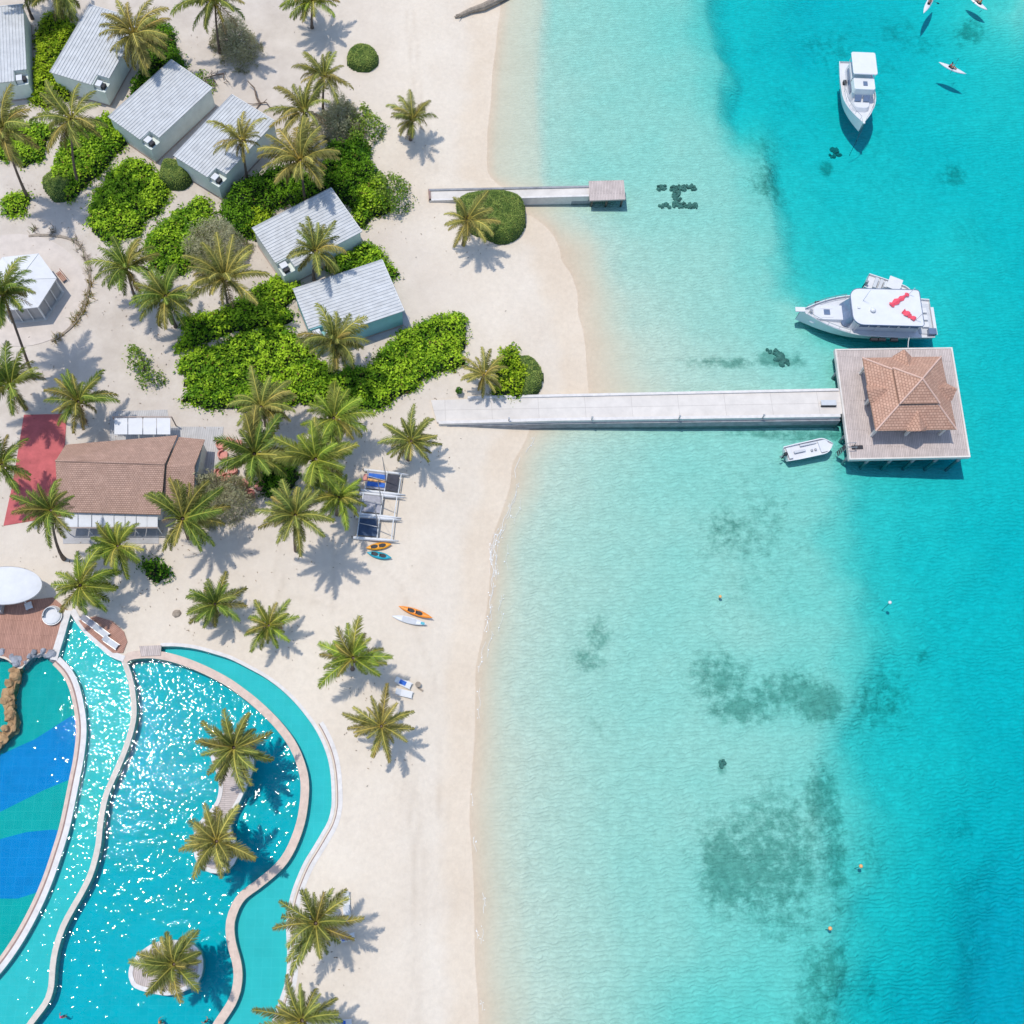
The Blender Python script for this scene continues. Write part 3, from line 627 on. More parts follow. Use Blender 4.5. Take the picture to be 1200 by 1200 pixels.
# ------------------------------------------------------------------ the grey metal roofed huts
def hut(label, A, B, C_, D, wall, notch=True):
    HT = 3.7
    a, b, c, d = [at_z(*q, GZ + HT) for q in (A, B, C_, D)]
    ctr = (a + b + c + d) / 4; lx = ((b - a) + (c - d)) / 2; L = lx.length; ux = lx.normalized(); uy = Vector((-ux.y, ux.x, 0)); ly = ((d - a) + (c - b)) / 2
    W = abs(ly.dot(uy)); fl = 1 if ly.dot(uy) > 0 else -1
    t = thing('beach_hut', label, 'hut', (ctr.x, ctr.y, GZ), math.atan2(ux.y, ux.x), 'grey roofed huts among the palms')
    hl, hw = L / 2, W / 2; nx, ny = 1.9, 1.75
    Y = lambda y: y * fl
    w = MB()
    if notch:
        pts = [(-hl + nx, Y(-hw + .12)), (hl - .15, Y(-hw + .12)), (hl - .15, Y(hw - .12)), (-hl + .15, Y(hw - .12)), (-hl + .15, Y(-hw + ny)), (-hl + nx, Y(-hw + ny))]
    else: pts = [(-hl + .15, Y(-hw + .12)), (hl - .15, Y(-hw + .12)), (hl - .15, Y(hw - .12)), (-hl + .15, Y(hw - .12))]
    w.prism(pts, -.3, HT - .02).build('wall', wall, t)
    if notch:
        MB().prism([(-hl + .15, Y(-hw + .12)), (-hl + nx + .01, Y(-hw + .12)), (-hl + nx + .01, Y(-hw + ny + .01)), (-hl + .15, Y(-hw + ny + .01))], -.3, 2.75).build('plant_bay', wall, t)
        ac = MB().box((-hl + .85, Y(-hw + 1.2), 3.15), (1.0, .85, .75)).build('air_conditioner', 'white_plastic', t, bevel=.04)
        MB().box((-hl + .85, Y(-hw + .55), 3.05), (.75, .5, .55)).build('fan_grille', 'dark', ac)
    MB().prism([(x * 1.012, y * 1.02) for x, y in ((-hl + .15, -hw + .12), (hl - .15, -hw + .12), (hl - .15, hw - .12), (-hl + .15, hw - .12))], -.3, .22).build('plinth', 'plinth', t)
    dr = MB().box((hl - .13, Y(.6), 1.15), (.07, 1.0, 2.1)).build('door', 'teal_wall', t); MB().box((hl - .07, Y(.25), 1.1), (.05, .06, .2)).build('handle', 'grey_metal', dr)
    wn_ = MB().box((hl - .12, Y(-1.8), 1.7), (.08, 1.7, 1.2)).build('window', 'white_paint', t); MB().box((hl - .075, Y(-1.8), 1.7), (.03, 1.5, 1.0)).build('pane', 'dark_glass', wn_)
    # standing seam roof, falling slightly to one side
    r = MB(); n = 17; p = W / n
    def sheet(y0, y1, x0, x1, k):
        prof = []
        for i in range(k):
            yy = y0 + (y1 - y0) * i / k; q = (y1 - y0) / k
            prof += [(yy, 0), (yy + q * .68, 0), (yy + q * .76, .075), (yy + q * .94, .075)]
        prof.append((y1, 0))
        tilt = lambda y: HT + .04 + (y + hw) * .035
        vs = []; fs = []
        for x in (x0, x1): vs += [(x, Y(y), tilt(y) + h) for y, h in prof]
        for x in (x0, x1): vs += [(x, Y(y), tilt(y) - .14) for y, h in prof]
        m_ = len(prof)
        for i in range(m_ - 1):
            fs += [(i, i + 1, m_ + i + 1, m_ + i), (2 * m_ + i, 3 * m_ + i, 3 * m_ + i + 1, 2 * m_ + i + 1), (i, 2 * m_ + i, 2 * m_ + i + 1, i + 1), (m_ + i, m_ + i + 1, 3 * m_ + i + 1, 3 * m_ + i)]
        fs += [(0, m_, 3 * m_, 2 * m_), (m_ - 1, 3 * m_ - 1, 4 * m_ - 1, 2 * m_ - 1)]
        r.add(vs, fs)
    if notch:
        kk = 4; yb = -hw + W * kk / n
        sheet(-hw, yb, -hl + nx, hl, kk); sheet(yb, hw, -hl, hl, n - kk)
    else: sheet(-hw, hw, -hl, hl, n)
    rf = r.build('roof', 'metal_roof', t)
    MB().box((0, Y(hw + .04), HT + W * .035), (L + .1, .12, .26)).build('gutter', 'grey_metal', rf)
    MB().box((hl + .04, 0, HT + .12), (.08, W, .3), mtx=Matrix.Rotation(.035 * fl, 4, 'X')).build('barge_board', 'white_paint', rf)
hut('grey roofed hut cut off by the photo edge, above the tall leaning palm', (31,95), (28,7), (-36,12), (-32,101), 'hut_wall')
hut('grey roofed hut between yellow green shrubs and the broad yellowish palm at the top', (120,104.6), (168,22), (104,10), (61,86), 'hut_wall')
hut('bare grey roofed hut, third along the row, no palm crown over its roof', (173,174), (247,105), (203,71), (130,137), 'hut_wall')
hut('grey roofed hut with a thin orange hearted palm drooping over its middle', (254,216), (322,144), (273,112), (205,184), 'hut_wall')
hut('grey roofed hut with a slim palm standing against its long lower side', (331,320), (424,272), (388,222), (296,270), 'hut_wall')
hut('grey roofed hut with a teal side wall, closest to the big green hedges', (367,400), (472,365), (449,306), (344,341), 'teal_wall')

# ------------------------------------------------------------------ white hexagonal pavilion
def hexagon():
    HT = 3.4; B = at_z(40.6, 294.8, GZ + HT); C_ = at_z(65.6, 326, GZ + HT); D = at_z(46.9, 358.3, GZ + HT); E_ = at_z(6, 366.7, GZ + HT)
    c = (B + E_) / 2; r = (C_ - c).length * .5 + (B - c).length * .5; a0 = math.atan2(C_.y - c.y, C_.x - c.x)
    t = thing('garden_pavilion', 'white roofed hexagonal pavilion ringed by dry plants', 'pavilion', (c.x, c.y, GZ), a0)
    V = [(r * math.cos(k * math.pi / 3), r * math.sin(k * math.pi / 3)) for k in range(6)]
    m = MB()
    for k in range(6):
        a, b = V[k], V[(k + 1) % 6]; m.add([(*a, HT), (*b, HT), (0, 0, HT + .55)], [(0, 1, 2)]); m.add([(*a, HT), (*b, HT), (*b, HT - .16), (*a, HT - .16)], [(0, 3, 2, 1)])
    m.add([(*v, HT - .16) for v in V], [(5, 4, 3, 2, 1, 0)])
    m.build('roof', 'white_canvas', t)
    m = MB()
    for k in range(6): m.tube([(*V[k], HT + .02), (0, 0, HT + .57)], .05, 6)
    m.build('ridge_cap', 'white_paint', t)
    iv = [(x * .93, y * .93) for x, y in V]
    MB().prism([(x * 1.0, y * 1.0) for x, y in V], -.1, .14).build('floor', 'concrete', t)
    for k in range(6):
        a, b = Vector((*iv[k], 0)), Vector((*iv[(k + 1) % 6], 0)); ang = math.atan2((b - a).y, (b - a).x)
        MB().box((a.x, a.y, HT / 2), (.2, .2, HT - .2)).build('post', 'white_paint', t)
        for j in (1, 2):
            q = a.lerp(b, j / 3); MB().box((q.x * 1.015, q.y * 1.015, HT / 2), (.12, .12, HT - .2), ang).build('post', 'white_paint', t)
        if k != 0:
            q = a.lerp(b, .5); s_ = MB().box((q.x * .97, q.y * .97, HT * .46), ((b - a).length - .25, .06, HT * .88), ang).build('screen', 'grey_concrete', t)
    b = at(73, 326); s = thing('bench', 'small brown slatted bench beside the white hexagonal pavilion', 'bench', b, math.atan2(-1, 1) - .1)
    for k in range(3): MB().box((0, -.22 + .22 * k, .45), (1.7, .18, .05)).build('seat_slat', 'brown_planks', s, uv=0.0)
    MB().box((0, .42, .75), (1.7, .06, .4)).build('backrest', 'brown_planks', s, uv=0.0)
    for x in (-.7, .7): MB().box((x, 0, .21), (.08, .6, .42)).build('leg', 'grey_metal', s)
hexagon()
_ring = smooth_line(gl([(34,277),(56,276),(78,279),(92,287),(101,301),(105,318),(105,336),(101,354),(94,370),(84,383),(72,393),(60,400)]), .5)
tag(MB().ribbon(_ring, .34, GZ - .3, GZ + .16).build('garden_border', 'driftwood'), 'thin curved twiggy border holding the dry plants around the white pavilion', 'border')

# ------------------------------------------------------------------ tiled restaurant
def restaurant():
    e = GZ + 3.2; rz = GZ + 5.4
    NL, NR, SR, SL = [at_z(x, y, e) for x, y in ((77,521),(208,510),(188,603),(68,600))]
    RL, RR = at_z(65, 540, rz), at_z(193, 544, rz)
    c = (NL + NR + SR + SL) / 4
    t = thing('restaurant', 'long brown tiled restaurant with white awnings along both sides', 'restaurant', (c.x, c.y, GZ))
    m = MB(); dn = Vector((0, 0, -.18))
    def face(*q): m.add(q, [tuple(range(len(q)))]); m.add([p + dn for p in q], [tuple(range(len(q) - 1, -1, -1))]); [m.add([q[i], q[(i + 1) % len(q)], q[(i + 1) % len(q)] + dn, q[i] + dn], [(0, 3, 2, 1)]) for i in range(len(q))]
    face(SL, SR, RR, RL); face(NR, NL, RL, RR)
    m.build('roof', 'tile_roof', t, uv=0.0, world=True)
    MB().tube([RL + Vector((0, 0, .03)), RR + Vector((0, 0, .03))], .13, 6).build('ridge_cap', 'tile_roof', t, uv=0.0, world=True)
    q = [p.lerp(c, .09).xy for p in (NL, NR, SR, SL)]
    MB().prism([tuple(p) for p in q], GZ - .2, e).build('wall', 'white_paint', t, world=True)
    for R_, S_, N_ in ((RL, SL, NL), (RR, SR, NR)):
        i = [p.lerp(Vector((c.x, c.y, p.z)), .05) - Vector((0, 0, .25)) for p in (R_, S_, N_)]; MB().add(i, [(0, 1, 2)]).build('gable', 'white_paint', t, world=True)
    # lower wing at the east end
    e2 = e - .35; r2 = rz - .45
    A, B, Cc, D = [at_z(x, y, z) for x, y, z in ((209,512,e2),(240,515,e2),(229,575,e2),(192,597,e2))]; D = at_z(191, 592, e2); Cc = at_z(227, 590, e2)
    Ra, Rb = at_z(195, 546, r2), at_z(228, 546, r2)
    m = MB(); face(D, Cc, Rb, Ra); face(B, A, Ra, Rb); m.build('wing_roof', 'tile_roof', t, uv=0.0, world=True)
    MB().prism([tuple(p.lerp((A + B + Cc + D) / 4, .1).xy) for p in (A, B, Cc, D)], GZ - .2, e2).build('wing_wall', 'hut_wall', t, world=True)
    # white canvas panels on frames
    def panel(x0, x1, ya, yb, za, zb, dx=0.0):
        p = [at_z(x0, ya, za), at_z(x1, ya, za), at_z(x1 + dx, yb, zb), at_z(x0 + dx, yb, zb)]; m_ = MB(); m_.add(p, [(0, 1, 2, 3)]); m_.add([v - Vector((0, 0, .06)) for v in p], [(3, 2, 1, 0)])
        m_.add(p + [v - Vector((0, 0, .06)) for v in p], [(0, 4, 5, 1), (1, 5, 6, 2), (2, 6, 7, 3), (3, 7, 4, 0)]); m_.build('awning', 'white_canvas', t, world=True)
    for x0, x1 in ((134,149.3),(150.3,166.8),(167.8,183),(184,199.5)): panel(x0, x1, 490, 509, GZ + 2.6, GZ + 2.9)
    for i, x0 in enumerate((76, 92, 108, 121, 134, 147, 160, 172.5)): panel(x0, x0 + (15 if i < 2 else 12.2), 617.5, 600, GZ + 2.3, GZ + 2.75, 0)
    MB().tube([at_z(132, 488.5, GZ + 2.65), at_z(201, 488.5, GZ + 2.65)], .09, 6).build('awning_rail', 'plinth', t, world=True)
    MB().tube([at_z(75, 618.6, GZ + 2.3), at_z(185, 618.6, GZ + 2.3)], .08, 6).build('awning_rail', 'plinth', t, world=True)
    for x in (75, 102, 130, 157, 185): p = at_z(x, 618.6, GZ + 2.3); MB().tube([(p.x, p.y, GZ - .1), p], .07, 6).build('awning_post', 'white_paint', t, world=True)
    for x in (132, 166.8, 201): p = at_z(x, 488.5, GZ + 2.65); MB().tube([(p.x, p.y, GZ - .1), p], .08, 6).build('awning_post', 'plinth', t, world=True)
restaurant()

# ------------------------------------------------------------------ white oval canopy and the things on the deck
def deck_things():
    z = GZ + 2.9; c = at_z(6, 686, z); ra = (at_z(49, 686, z) - c).length; rb = (at_z(6, 664, z) - at_z(6, 708, z)).length / 2
    t = thing('shade_canopy', 'smooth white oval shade canopy at the edge of the brown deck', 'canopy', (c.x, c.y, GZ))
    vs = []; fs = []; n = 40; rings = [0, .35, .65, .88, 1.0, 1.0, .9, .0]; hs = [.34, .31, .22, .1, -.02, -.16, -.18, -.16]
    for r_, h in zip(rings, hs): vs += [(ra * r_ * math.cos(k * 2 * math.pi / n), rb * r_ * math.sin(k * 2 * math.pi / n), 2.9 + h) for k in range(n)]
    for i in range(len(rings) - 1): fs += [(i * n + k, i * n + (k + 1) % n, (i + 1) * n + (k + 1) % n, (i + 1) * n + k) for k in range(n)]
    MB().add(vs, fs).build('canopy_top', 'white_canvas', t)
    MB().add([(1.008 * ra * s * math.cos(k * 2 * math.pi / n), 1.012 * rb * s * math.sin(k * 2 * math.pi / n), h) for s, h in ((1, 2.92), (1, 2.72)) for k in range(n)], [(k, (k + 1) % n, n + (k + 1) % n, n + k) for k in range(n)]).build('rim', 'white_paint', t)
    for k in range(4): a = .6 + k * math.pi / 2; MB().tube([(ra * .72 * math.cos(a), rb * .72 * math.sin(a), -.1), (ra * .72 * math.cos(a), rb * .72 * math.sin(a), 3.0)], .09, 8).build('post', 'white_paint', t)
    p = at(62, 722, .1); d = thing('daybed', 'round white wicker daybed on the brown deck', 'daybed', (p.x, p.y, GZ + .1))
    m = MB(); m.tube([(0, 0, 0), (0, 0, .34)], [1.1, 1.2], 28); m.build('base', 'white_paint', d)
    MB().ball((0, 0, .40), (1.12, 1.12, .16), 26, 8).build('cushion', 'white_canvas', d, smooth=True)
    m = MB()
    for k in range(15):
        a = .3 + k * .21; b = a + .21
        for aa in (a,): m.add([(1.12 * math.cos(aa), 1.12 * math.sin(aa), .3), (1.12 * math.cos(b), 1.12 * math.sin(b), .3), (.8 * math.cos(b), .8 * math.sin(b), 1.05), (.8 * math.cos(aa), .8 * math.sin(aa), 1.05), (1.2 * math.cos(aa), 1.2 * math.sin(aa), .3), (1.2 * math.cos(b), 1.2 * math.sin(b), .3), (.88 * math.cos(b), .88 * math.sin(b), 1.09), (.88 * math.cos(aa), .88 * math.sin(aa), 1.09)], [(0, 1, 2, 3), (4, 7, 6, 5), (3, 2, 6, 7)])
    m.build('hood', 'white_paint', d)
    p = at(35, 711, .1); d = thing('side_table', 'tiny white table with cups on the brown deck', 'table', (p.x, p.y, GZ + .1), .4)
    MB().box((0, 0, .48), (.85, .85, .06)).build('tabletop', 'white_paint', d, bevel=.02)
    for x in (-.35, .35):
        for y in (-.35, .35): MB().box((x, y, .23), (.07, .07, .46)).build('leg', 'grey_metal', d)
    for x, y in ((-.2, .1), (.2, -.1)):
        q = MB().tube([(x, y, .51), (x, y, .66)], [.07, .09], 10).build('cup', 'white_plastic', d)
    p = at(-4, 712, .1); d = thing('planter', 'grey concrete planter box on the deck below the white canopy', 'planter', (p.x, p.y, GZ + .1))
    MB().box((0, 0, .45), (1.9, 1.5, .9)).build('box', 'grey_concrete', d, bevel=.05); MB().box((0, 0, .91), (1.5, 1.1, .04)).build('soil', 'bark', d)
deck_things()

def rocks(name, label, px, w, m, zt, n, seed):
    rr = random.Random(seed); L = smooth_line(gl(px, GZ), .5); mb = MB()
    for i in range(n):
        p = L[int(rr.random() * (len(L) - 1))]; s = w * rr.uniform(.32, .62)
        mb.ball((p[0] + rr.uniform(-.3, .3) * w, p[1] + rr.uniform(-.3, .3) * w, rr.uniform(.2, zt)), (s * rr.uniform(.8, 1.3), s * rr.uniform(.8, 1.3), s * rr.uniform(.6, .9)), 8, 5, .4)
    mb.ribbon(L, w * .9, 0, zt * .8)
    return tag(mb.build(name, m), label, 'rock wall')
rocks('rock_wall', 'wavy grey mottled rock edge between deck and banded pool', [(-60,768),(-20,766),(2,766),(14,771),(22,779),(29,774),(38,766),(48,763),(58,766),(64,771)], .85, 'grey_rock', GZ + .3, 110, 3)
rocks('rock_wall', 'orange boulder ridge running down through the banded pool', [(18,783),(15,795),(12,808),(8,820),(10,832),(14,842),(12,852),(5,861),(-6,870),(-30,888)], 1.0, 'rock', GZ + .35, 120, 4)
# ------------------------------------------------------------------ palms
def frond(v, f, t, az, e0, L, rr, base, tip, dead=False, dens=34, wd=.215):
    """one feathered leaf: arching midrib with paired leaflets"""
    seg = 12; pts = []; e = e0; p = Vector((.05 * math.cos(az), .05 * math.sin(az), .02))
    droop = rr.uniform(.9, 1.9) if not dead else .5; sw = rr.uniform(-.35, .35); a = az
    h = L / seg
    for i in range(seg + 1):
        pts.append(p.copy())
        d = Vector((math.cos(a) * math.cos(e), math.sin(a) * math.cos(e), math.sin(e)))
        p += d * h; e -= droop / seg * (.45 + 1.1 * i / seg); e = max(e, -1.45); a += sw / seg
    side0 = Vector((-math.sin(az), math.cos(az), 0))
    k = len(v); rib = tuple(min(1, c) for c in (base[0] * 1.7 + .14, base[1] * 1.4 + .12, base[2] * 1.3 + .02))
    for i, q in enumerate(pts):                                          # midrib
        w = .014 * L * (1 - .8 * i / seg) + .003
        v += [q + side0 * w + Vector((0, 0, .004)), q - side0 * w + Vector((0, 0, .004))]; t += [rib, rib]
    for i in range(seg): f.append((k + 2 * i, k + 2 * i + 1, k + 2 * i + 3, k + 2 * i + 2))
    for s in (-1, 1):
        for j in range(dens):
            u = .13 + .86 * (j + rr.random() * .6) / dens; x = u * seg; i = min(int(x), seg - 1); q = pts[i].lerp(pts[i + 1], x - i)
            d = (pts[i + 1] - pts[i]).normalized(); sd = (side0 - d * side0.dot(d)).normalized() * s; up = d.cross(sd) * s
            if up.z < 0: up = -up
            ln = L * (wd * math.sin(math.pi * min(1, .16 + .80 * u)) ** .75 + .03) * rr.uniform(.7, 1.15)
            fwd = .55 + .9 * u
            d1 = (sd + d * fwd + up * rr.uniform(-.55, .12)).normalized(); d2 = (d1 + Vector((0, 0, -rr.uniform(.35, .95)))).normalized()
            w = d * (L * .0135); m_ = q + d1 * ln * .55; e_ = m_ + d2 * ln * .5
            g = rr.uniform(.62, 1.28); cc = tuple(b_ * g for b_ in base); ct = tuple((b_ * .3 + c_ * .7) * g for b_, c_ in zip(base, tip))
            k = len(v); v += [q - w, q + w, m_ + w * .9, m_ - w * .9, e_]; t += [cc, cc, cc, cc, ct]
            f += [(k, k + 1, k + 2, k + 3), (k + 3, k + 2, k + 4)]
def crown_mesh(seed, n, style):
    rr = random.Random(seed * 7 + 3); wv = rr.uniform(.0, .35); gap2 = rr.uniform(0, 6.28); spread = rr.uniform(.85, 1.15); wdv = rr.uniform(.165, .235); v = []; f = []; t = []
    pal = {'olive': ((.18, .21, .048), (.48, .43, .16)), 'green': ((.125, .19, .032), (.40, .40, .11)), 'yellow': ((.24, .235, .06), (.56, .46, .18)), 'fresh': ((.18, .255, .032), (.48, .48, .12))}[style]
    ga = 2.39996
    gap = rr.uniform(0, 6.28)
    for i in range(n):
        u = i / (n - 1); az = i * ga + rr.uniform(-.25, .25)
        if seed % 3 != 1 and abs((az - gap + math.pi) % (2 * math.pi) - math.pi) < .42 and u > .3: continue
        if rr.random() < .08: continue
        az += wv * math.sin(az - gap2)
        e0 = 1.34 - 1.40 * spread * u ** .9 + rr.uniform(-.3, .24); L = (.80 + .34 * math.sin(math.pi * min(1, .25 + u * .7))) * rr.uniform(.62, 1.14)
        g = rr.uniform(.58, 1.3) * (1.15 - .3 * u); yl = rr.random() ** 3 * .8 + (.35 if u > .85 else 0)
        b = tuple((x * (1 - yl) + y * yl) * g for x, y in zip(pal[0], (.27, .20, .06)))
        frond(v, f, t, az, e0, L, rr, b, pal[1], False, 34, wdv)
    for i in range(7):                                                   # spear leaves and leaf bases fill the heart
        frond(v, f, t, i * .9 + rr.uniform(-.2, .2), rr.uniform(.9, 1.45), rr.uniform(.3, .5), rr, tuple(c * .8 for c in pal[0]), pal[1], False, 16, .16)
    for i in range(14):
        a = i * ga; k = len(v); d = Vector((math.cos(a), math.sin(a), .55)); s_ = Vector((-math.sin(a), math.cos(a), 0)) * .035
        v += [d * .02 - s_ - Vector((0, 0, .08)), d * .02 + s_ - Vector((0, 0, .08)), d * .16 + s_ * .7, d * .16 - s_ * .7]; t += [(.13, .10, .045)] * 4; f.append((k, k + 1, k + 2, k + 3))
    for i in range(3 if style != 'fresh' else 1):                         # hanging dead leaves
        frond(v, f, t, rr.uniform(0, 6.28), -.75, .75, rr, (.20, .135, .075), (.22, .15, .09), True, 16)
    me = bpy.data.meshes.new('crown'); me.from_pydata([tuple(p) for p in v], [], f)
    a = me.attributes.new('tint', 'FLOAT_COLOR', 'POINT'); a.data.foreach_set('color', np.array([(*c, 1) for c in t], np.float32).ravel())
    me.materials.append(M['palm_leaf']); me.update(); return me
nut = MB()
for k in range(9): a = k * .7; nut.ball((.42 * math.cos(a), .42 * math.sin(a), -.28 - .16 * (k % 3)), (.15, .15, .19), 8, 5)
NUTS = nut.build('coconuts', 'coconut').data; bpy.data.objects.remove(bpy.data.objects['coconuts'])
PALMS = [
 # crown px, crown radius px, base px or height m, style, nuts, label
 (3,150,46,(33,232),'olive',1,'tall leaning palm at the photo edge, its dark trunk ending at a lone round shrub'),
 (84,140,44,(93,218),'olive',1,'tall palm in the shrubs below the second hut, long straight trunk'),
 (157,40,47,7,'yellow',1,'broad yellowish palm overhanging the corner of a hut roof at the top'),
 (66,-8,44,(76,24),'olive',0,'palm over the shrubs at the top edge, only its hanging leaves in the photo'),
 (20,-32,40,(38,22),'olive',0,'palm showing only its thin trunk at the top by the first hut'),
 (252,2,50,(258,62),'green',1,'tall palm at the top edge beside a dark bushy tree and leafless branches'),
 (366,2,40,5,'fresh',0,'bright palm alone on the sand at the top edge with its shadow below'),
 (380,90,36,7,'olive',0,'slim palm just below the round clipped bush'),
 (357,130,42,7,'olive',0,'dull palm between the slim palm and the widest yellow palm'),
 (352,188,48,8,'yellow',1,'wide golden palm with stiff straight leaves over dark green shrubs'),
 (284,165,38,8,'yellow',1,'thin orange hearted palm drooping over the fourth hut roof'),
 (484,141,33,4,'olive',0,'lone small palm on open sand above the jetty'),
 (547,258,38,5,'yellow',0,'lopsided palm leaning out of the trimmed hedge at the jetty'),
 (369,294,37,6.5,'olive',0,'slim palm standing in the gap between the two lowest huts'),
 (148,314,40,7,'green',1,'dark palm on the path with one orange leaf tip, left of its twin'),
 (194,347,43,7,'green',0,'dark spreading palm touching its twin and the hedge'),
 (263,326,50,8,'yellow',1,'large bronze palm in front of a hazy olive bush'),
 (391,401,43,7,'olive',0,'star shaped palm over the gap between the two big hedges'),
 (12,452,48,7,'green',1,'bushy palm at the photo edge above the red terrace'),
 (4,344,46,(40,443),'green',1,'palm hanging over the white hexagonal pavilion, trunk curving downwards'),
 (92,471,46,5,'green',1,'round green palm at the upper corner of the restaurant'),
 (2,545,44,7,'green',0,'palm at the photo edge beside the red terrace'),
 (60,598,40,(75,655),'green',0,'palm over the lower corner of the red terrace with a pale trunk'),
 (138,640,37,5,'fresh',0,'thin bright palm in front of the white restaurant awnings'),
 (214,608,54,7,'green',1,'big deep green palm at the lower corner of the restaurant'),
 (94,686,46,5,'fresh',1,'lush palm at the tip of the overflow channel'),
 (306,477,44,6,'olive',0,'palm against the lower side of the big hedge, over another crown'),
 (391,490,46,6,'fresh',0,'light green palm nearest to the start of the pier, below the hedge'),
 (298,532,50,7,'green',1,'dark wide palm shading the coral lounge chairs'),
 (370,538,48,7,'fresh',1,'bright green palm in the middle of the cluster above the catamarans'),
 (397,583,37,6,'fresh',0,'compact bright palm touching the catamarans'),
 (346,604,43,(347,645),'olive',0,'palm with its trunk base in full view and a star shaped shadow on the sand'),
 (482,517,37,5,'olive',0,'lone palm on the beach just below the pier start'),
 (252,708,36,4,'green',0,'small leaning palm on the sand above the crescent pool'),
 (315,733,34,3.5,'fresh',0,'small wispy palm with loose leaves above the crescent pool'),
 (414,771,46,5,'fresh',0,'dense round palm on the beach shading two white loungers'),
 (447,851,43,5,'yellow',0,'ragged brownish palm on the beach beside the crescent pool'),
 (274,876,47,6.5,'olive',0,'palm at the upper end of the slender pool island'),
 (254,986,46,6.5,'yellow',0,'bronze palm at the lower end of the slender pool island'),
 (204,1130,45,6,'olive',0,'palm alone on the egg shaped pool island'),
 (370,1082,54,6.5,'olive',0,'wide palm at the pool edge with loungers in its shade'),
 (354,1196,52,6.5,'olive',0,'palm at the bottom edge of the photo beside the pool'),
 (567,440,32,3,'yellow',0,'short palm growing against the half clipped bush by the pier'),
]
def palm(i, cx, cy_, r, hb, style, nuts, label):
    rr = random.Random(i * 31 + 5)
    if isinstance(hb, tuple):
        b = at(*hb); best = min((((at_z(cx, cy_, b.z + h).xy - b.xy).length + .02 * h, h) for h in [3 + .25 * k for k in range(44)]))[1]; h = best; top = at_z(cx, cy_, b.z + h)
    else:
        h = hb; z = GZ
        for _ in range(3): top = at_z(cx, cy_, z + h); z = max(gz(top.x - .5, top.y), .1)
        b = Vector((top.x - rr.uniform(.2, .13 * h), top.y + rr.uniform(-.1, .06) * h, 0)); b.z = GZ if inside(np.array([[b.x, b.y]]), outline)[0] else gz(b.x, b.y)
    t = thing('palm_tree', label, 'palm tree', b, 0, 'coconut palms of the beach resort')
    d = top - b; m = MB(); n = 14; pts = []; rad = []
    bend = Vector((-d.y, d.x, 0)) * rr.uniform(-.12, .12)
    for k in range(n + 1):
        u = k / n; pts.append(Vector((d.x * u ** 1.6, d.y * u ** 1.6, d.z * u - .15 * (1 - u))) + bend * math.sin(math.pi * u)); rad.append((.19 - .07 * u + .12 * (1 - u) ** 8) * (1 + .07 * (k % 2)))
    m.tube(pts, rad, 9).build('trunk', 'bark', t, smooth=False)
    s = r / ppm(cx, cy_) * .88
    c = bpy.data.objects.new('crown', crown_mesh(i, rr.randint(27, 44), style)); COL.objects.link(c); c.parent = t; c.location = d; c.rotation_euler = (rr.uniform(-.22, .22), rr.uniform(-.22, .22), rr.uniform(0, 6.28)); c.scale = (s, s, s)
    if nuts: q = bpy.data.objects.new('coconuts', NUTS); COL.objects.link(q); q.parent = t; q.location = d
for i, p in enumerate(PALMS): palm(i, *p)

# ------------------------------------------------------------------ shrubs, hedges
def leaves(pts, nrm, size, tints, rr, aspect=.55, tilt=.7):
    """many separate folded leaves"""
    n = len(pts); yaw = rr.uniform(0, 2 * np.pi, n); s = size * rr.uniform(.65, 1.3, n)
    a = np.stack([np.cos(yaw), np.sin(yaw), rr.uniform(-tilt, tilt * .6, n)], 1); a /= np.linalg.norm(a, axis=1)[:, None]
    b = np.cross(nrm + rr.normal(0, .45, (n, 3)), a); b /= np.maximum(np.linalg.norm(b, axis=1), 1e-6)[:, None]
    c = np.cross(a, b)
    w = aspect * .5
    P = np.stack([pts - a * s[:, None] * .5, pts + b * (s * w)[:, None] - c * (s * .10)[:, None], pts + a * s[:, None] * .5, pts - b * (s * w)[:, None] - c * (s * .10)[:, None]], 1)
    return P.reshape(-1, 3), np.repeat(tints, 4, 0)
def leaf_mesh(name, V, T, m, parent, org):
    n = len(V) // 4; me = bpy.data.meshes.new(name)
    me.vertices.add(len(V)); me.vertices.foreach_set('co', (V - np.array(org)).astype(np.float32).ravel())
    me.loops.add(len(V)); me.loops.foreach_set('vertex_index', np.arange(len(V), dtype=np.int32))
    me.polygons.add(n); me.polygons.foreach_set('loop_start', np.arange(0, len(V), 4, dtype=np.int32)); me.polygons.foreach_set('loop_total', np.full(n, 4, np.int32))
    a = me.attributes.new('tint', 'FLOAT_COLOR', 'POINT'); a.data.foreach_set('color', np.concatenate([T, np.ones((len(T), 1))], 1).astype(np.float32).ravel())
    me.materials.append(M[m]); me.update(calc_edges=True); o = bpy.data.objects.new(name, me); COL.objects.link(o); o.parent = parent; return o
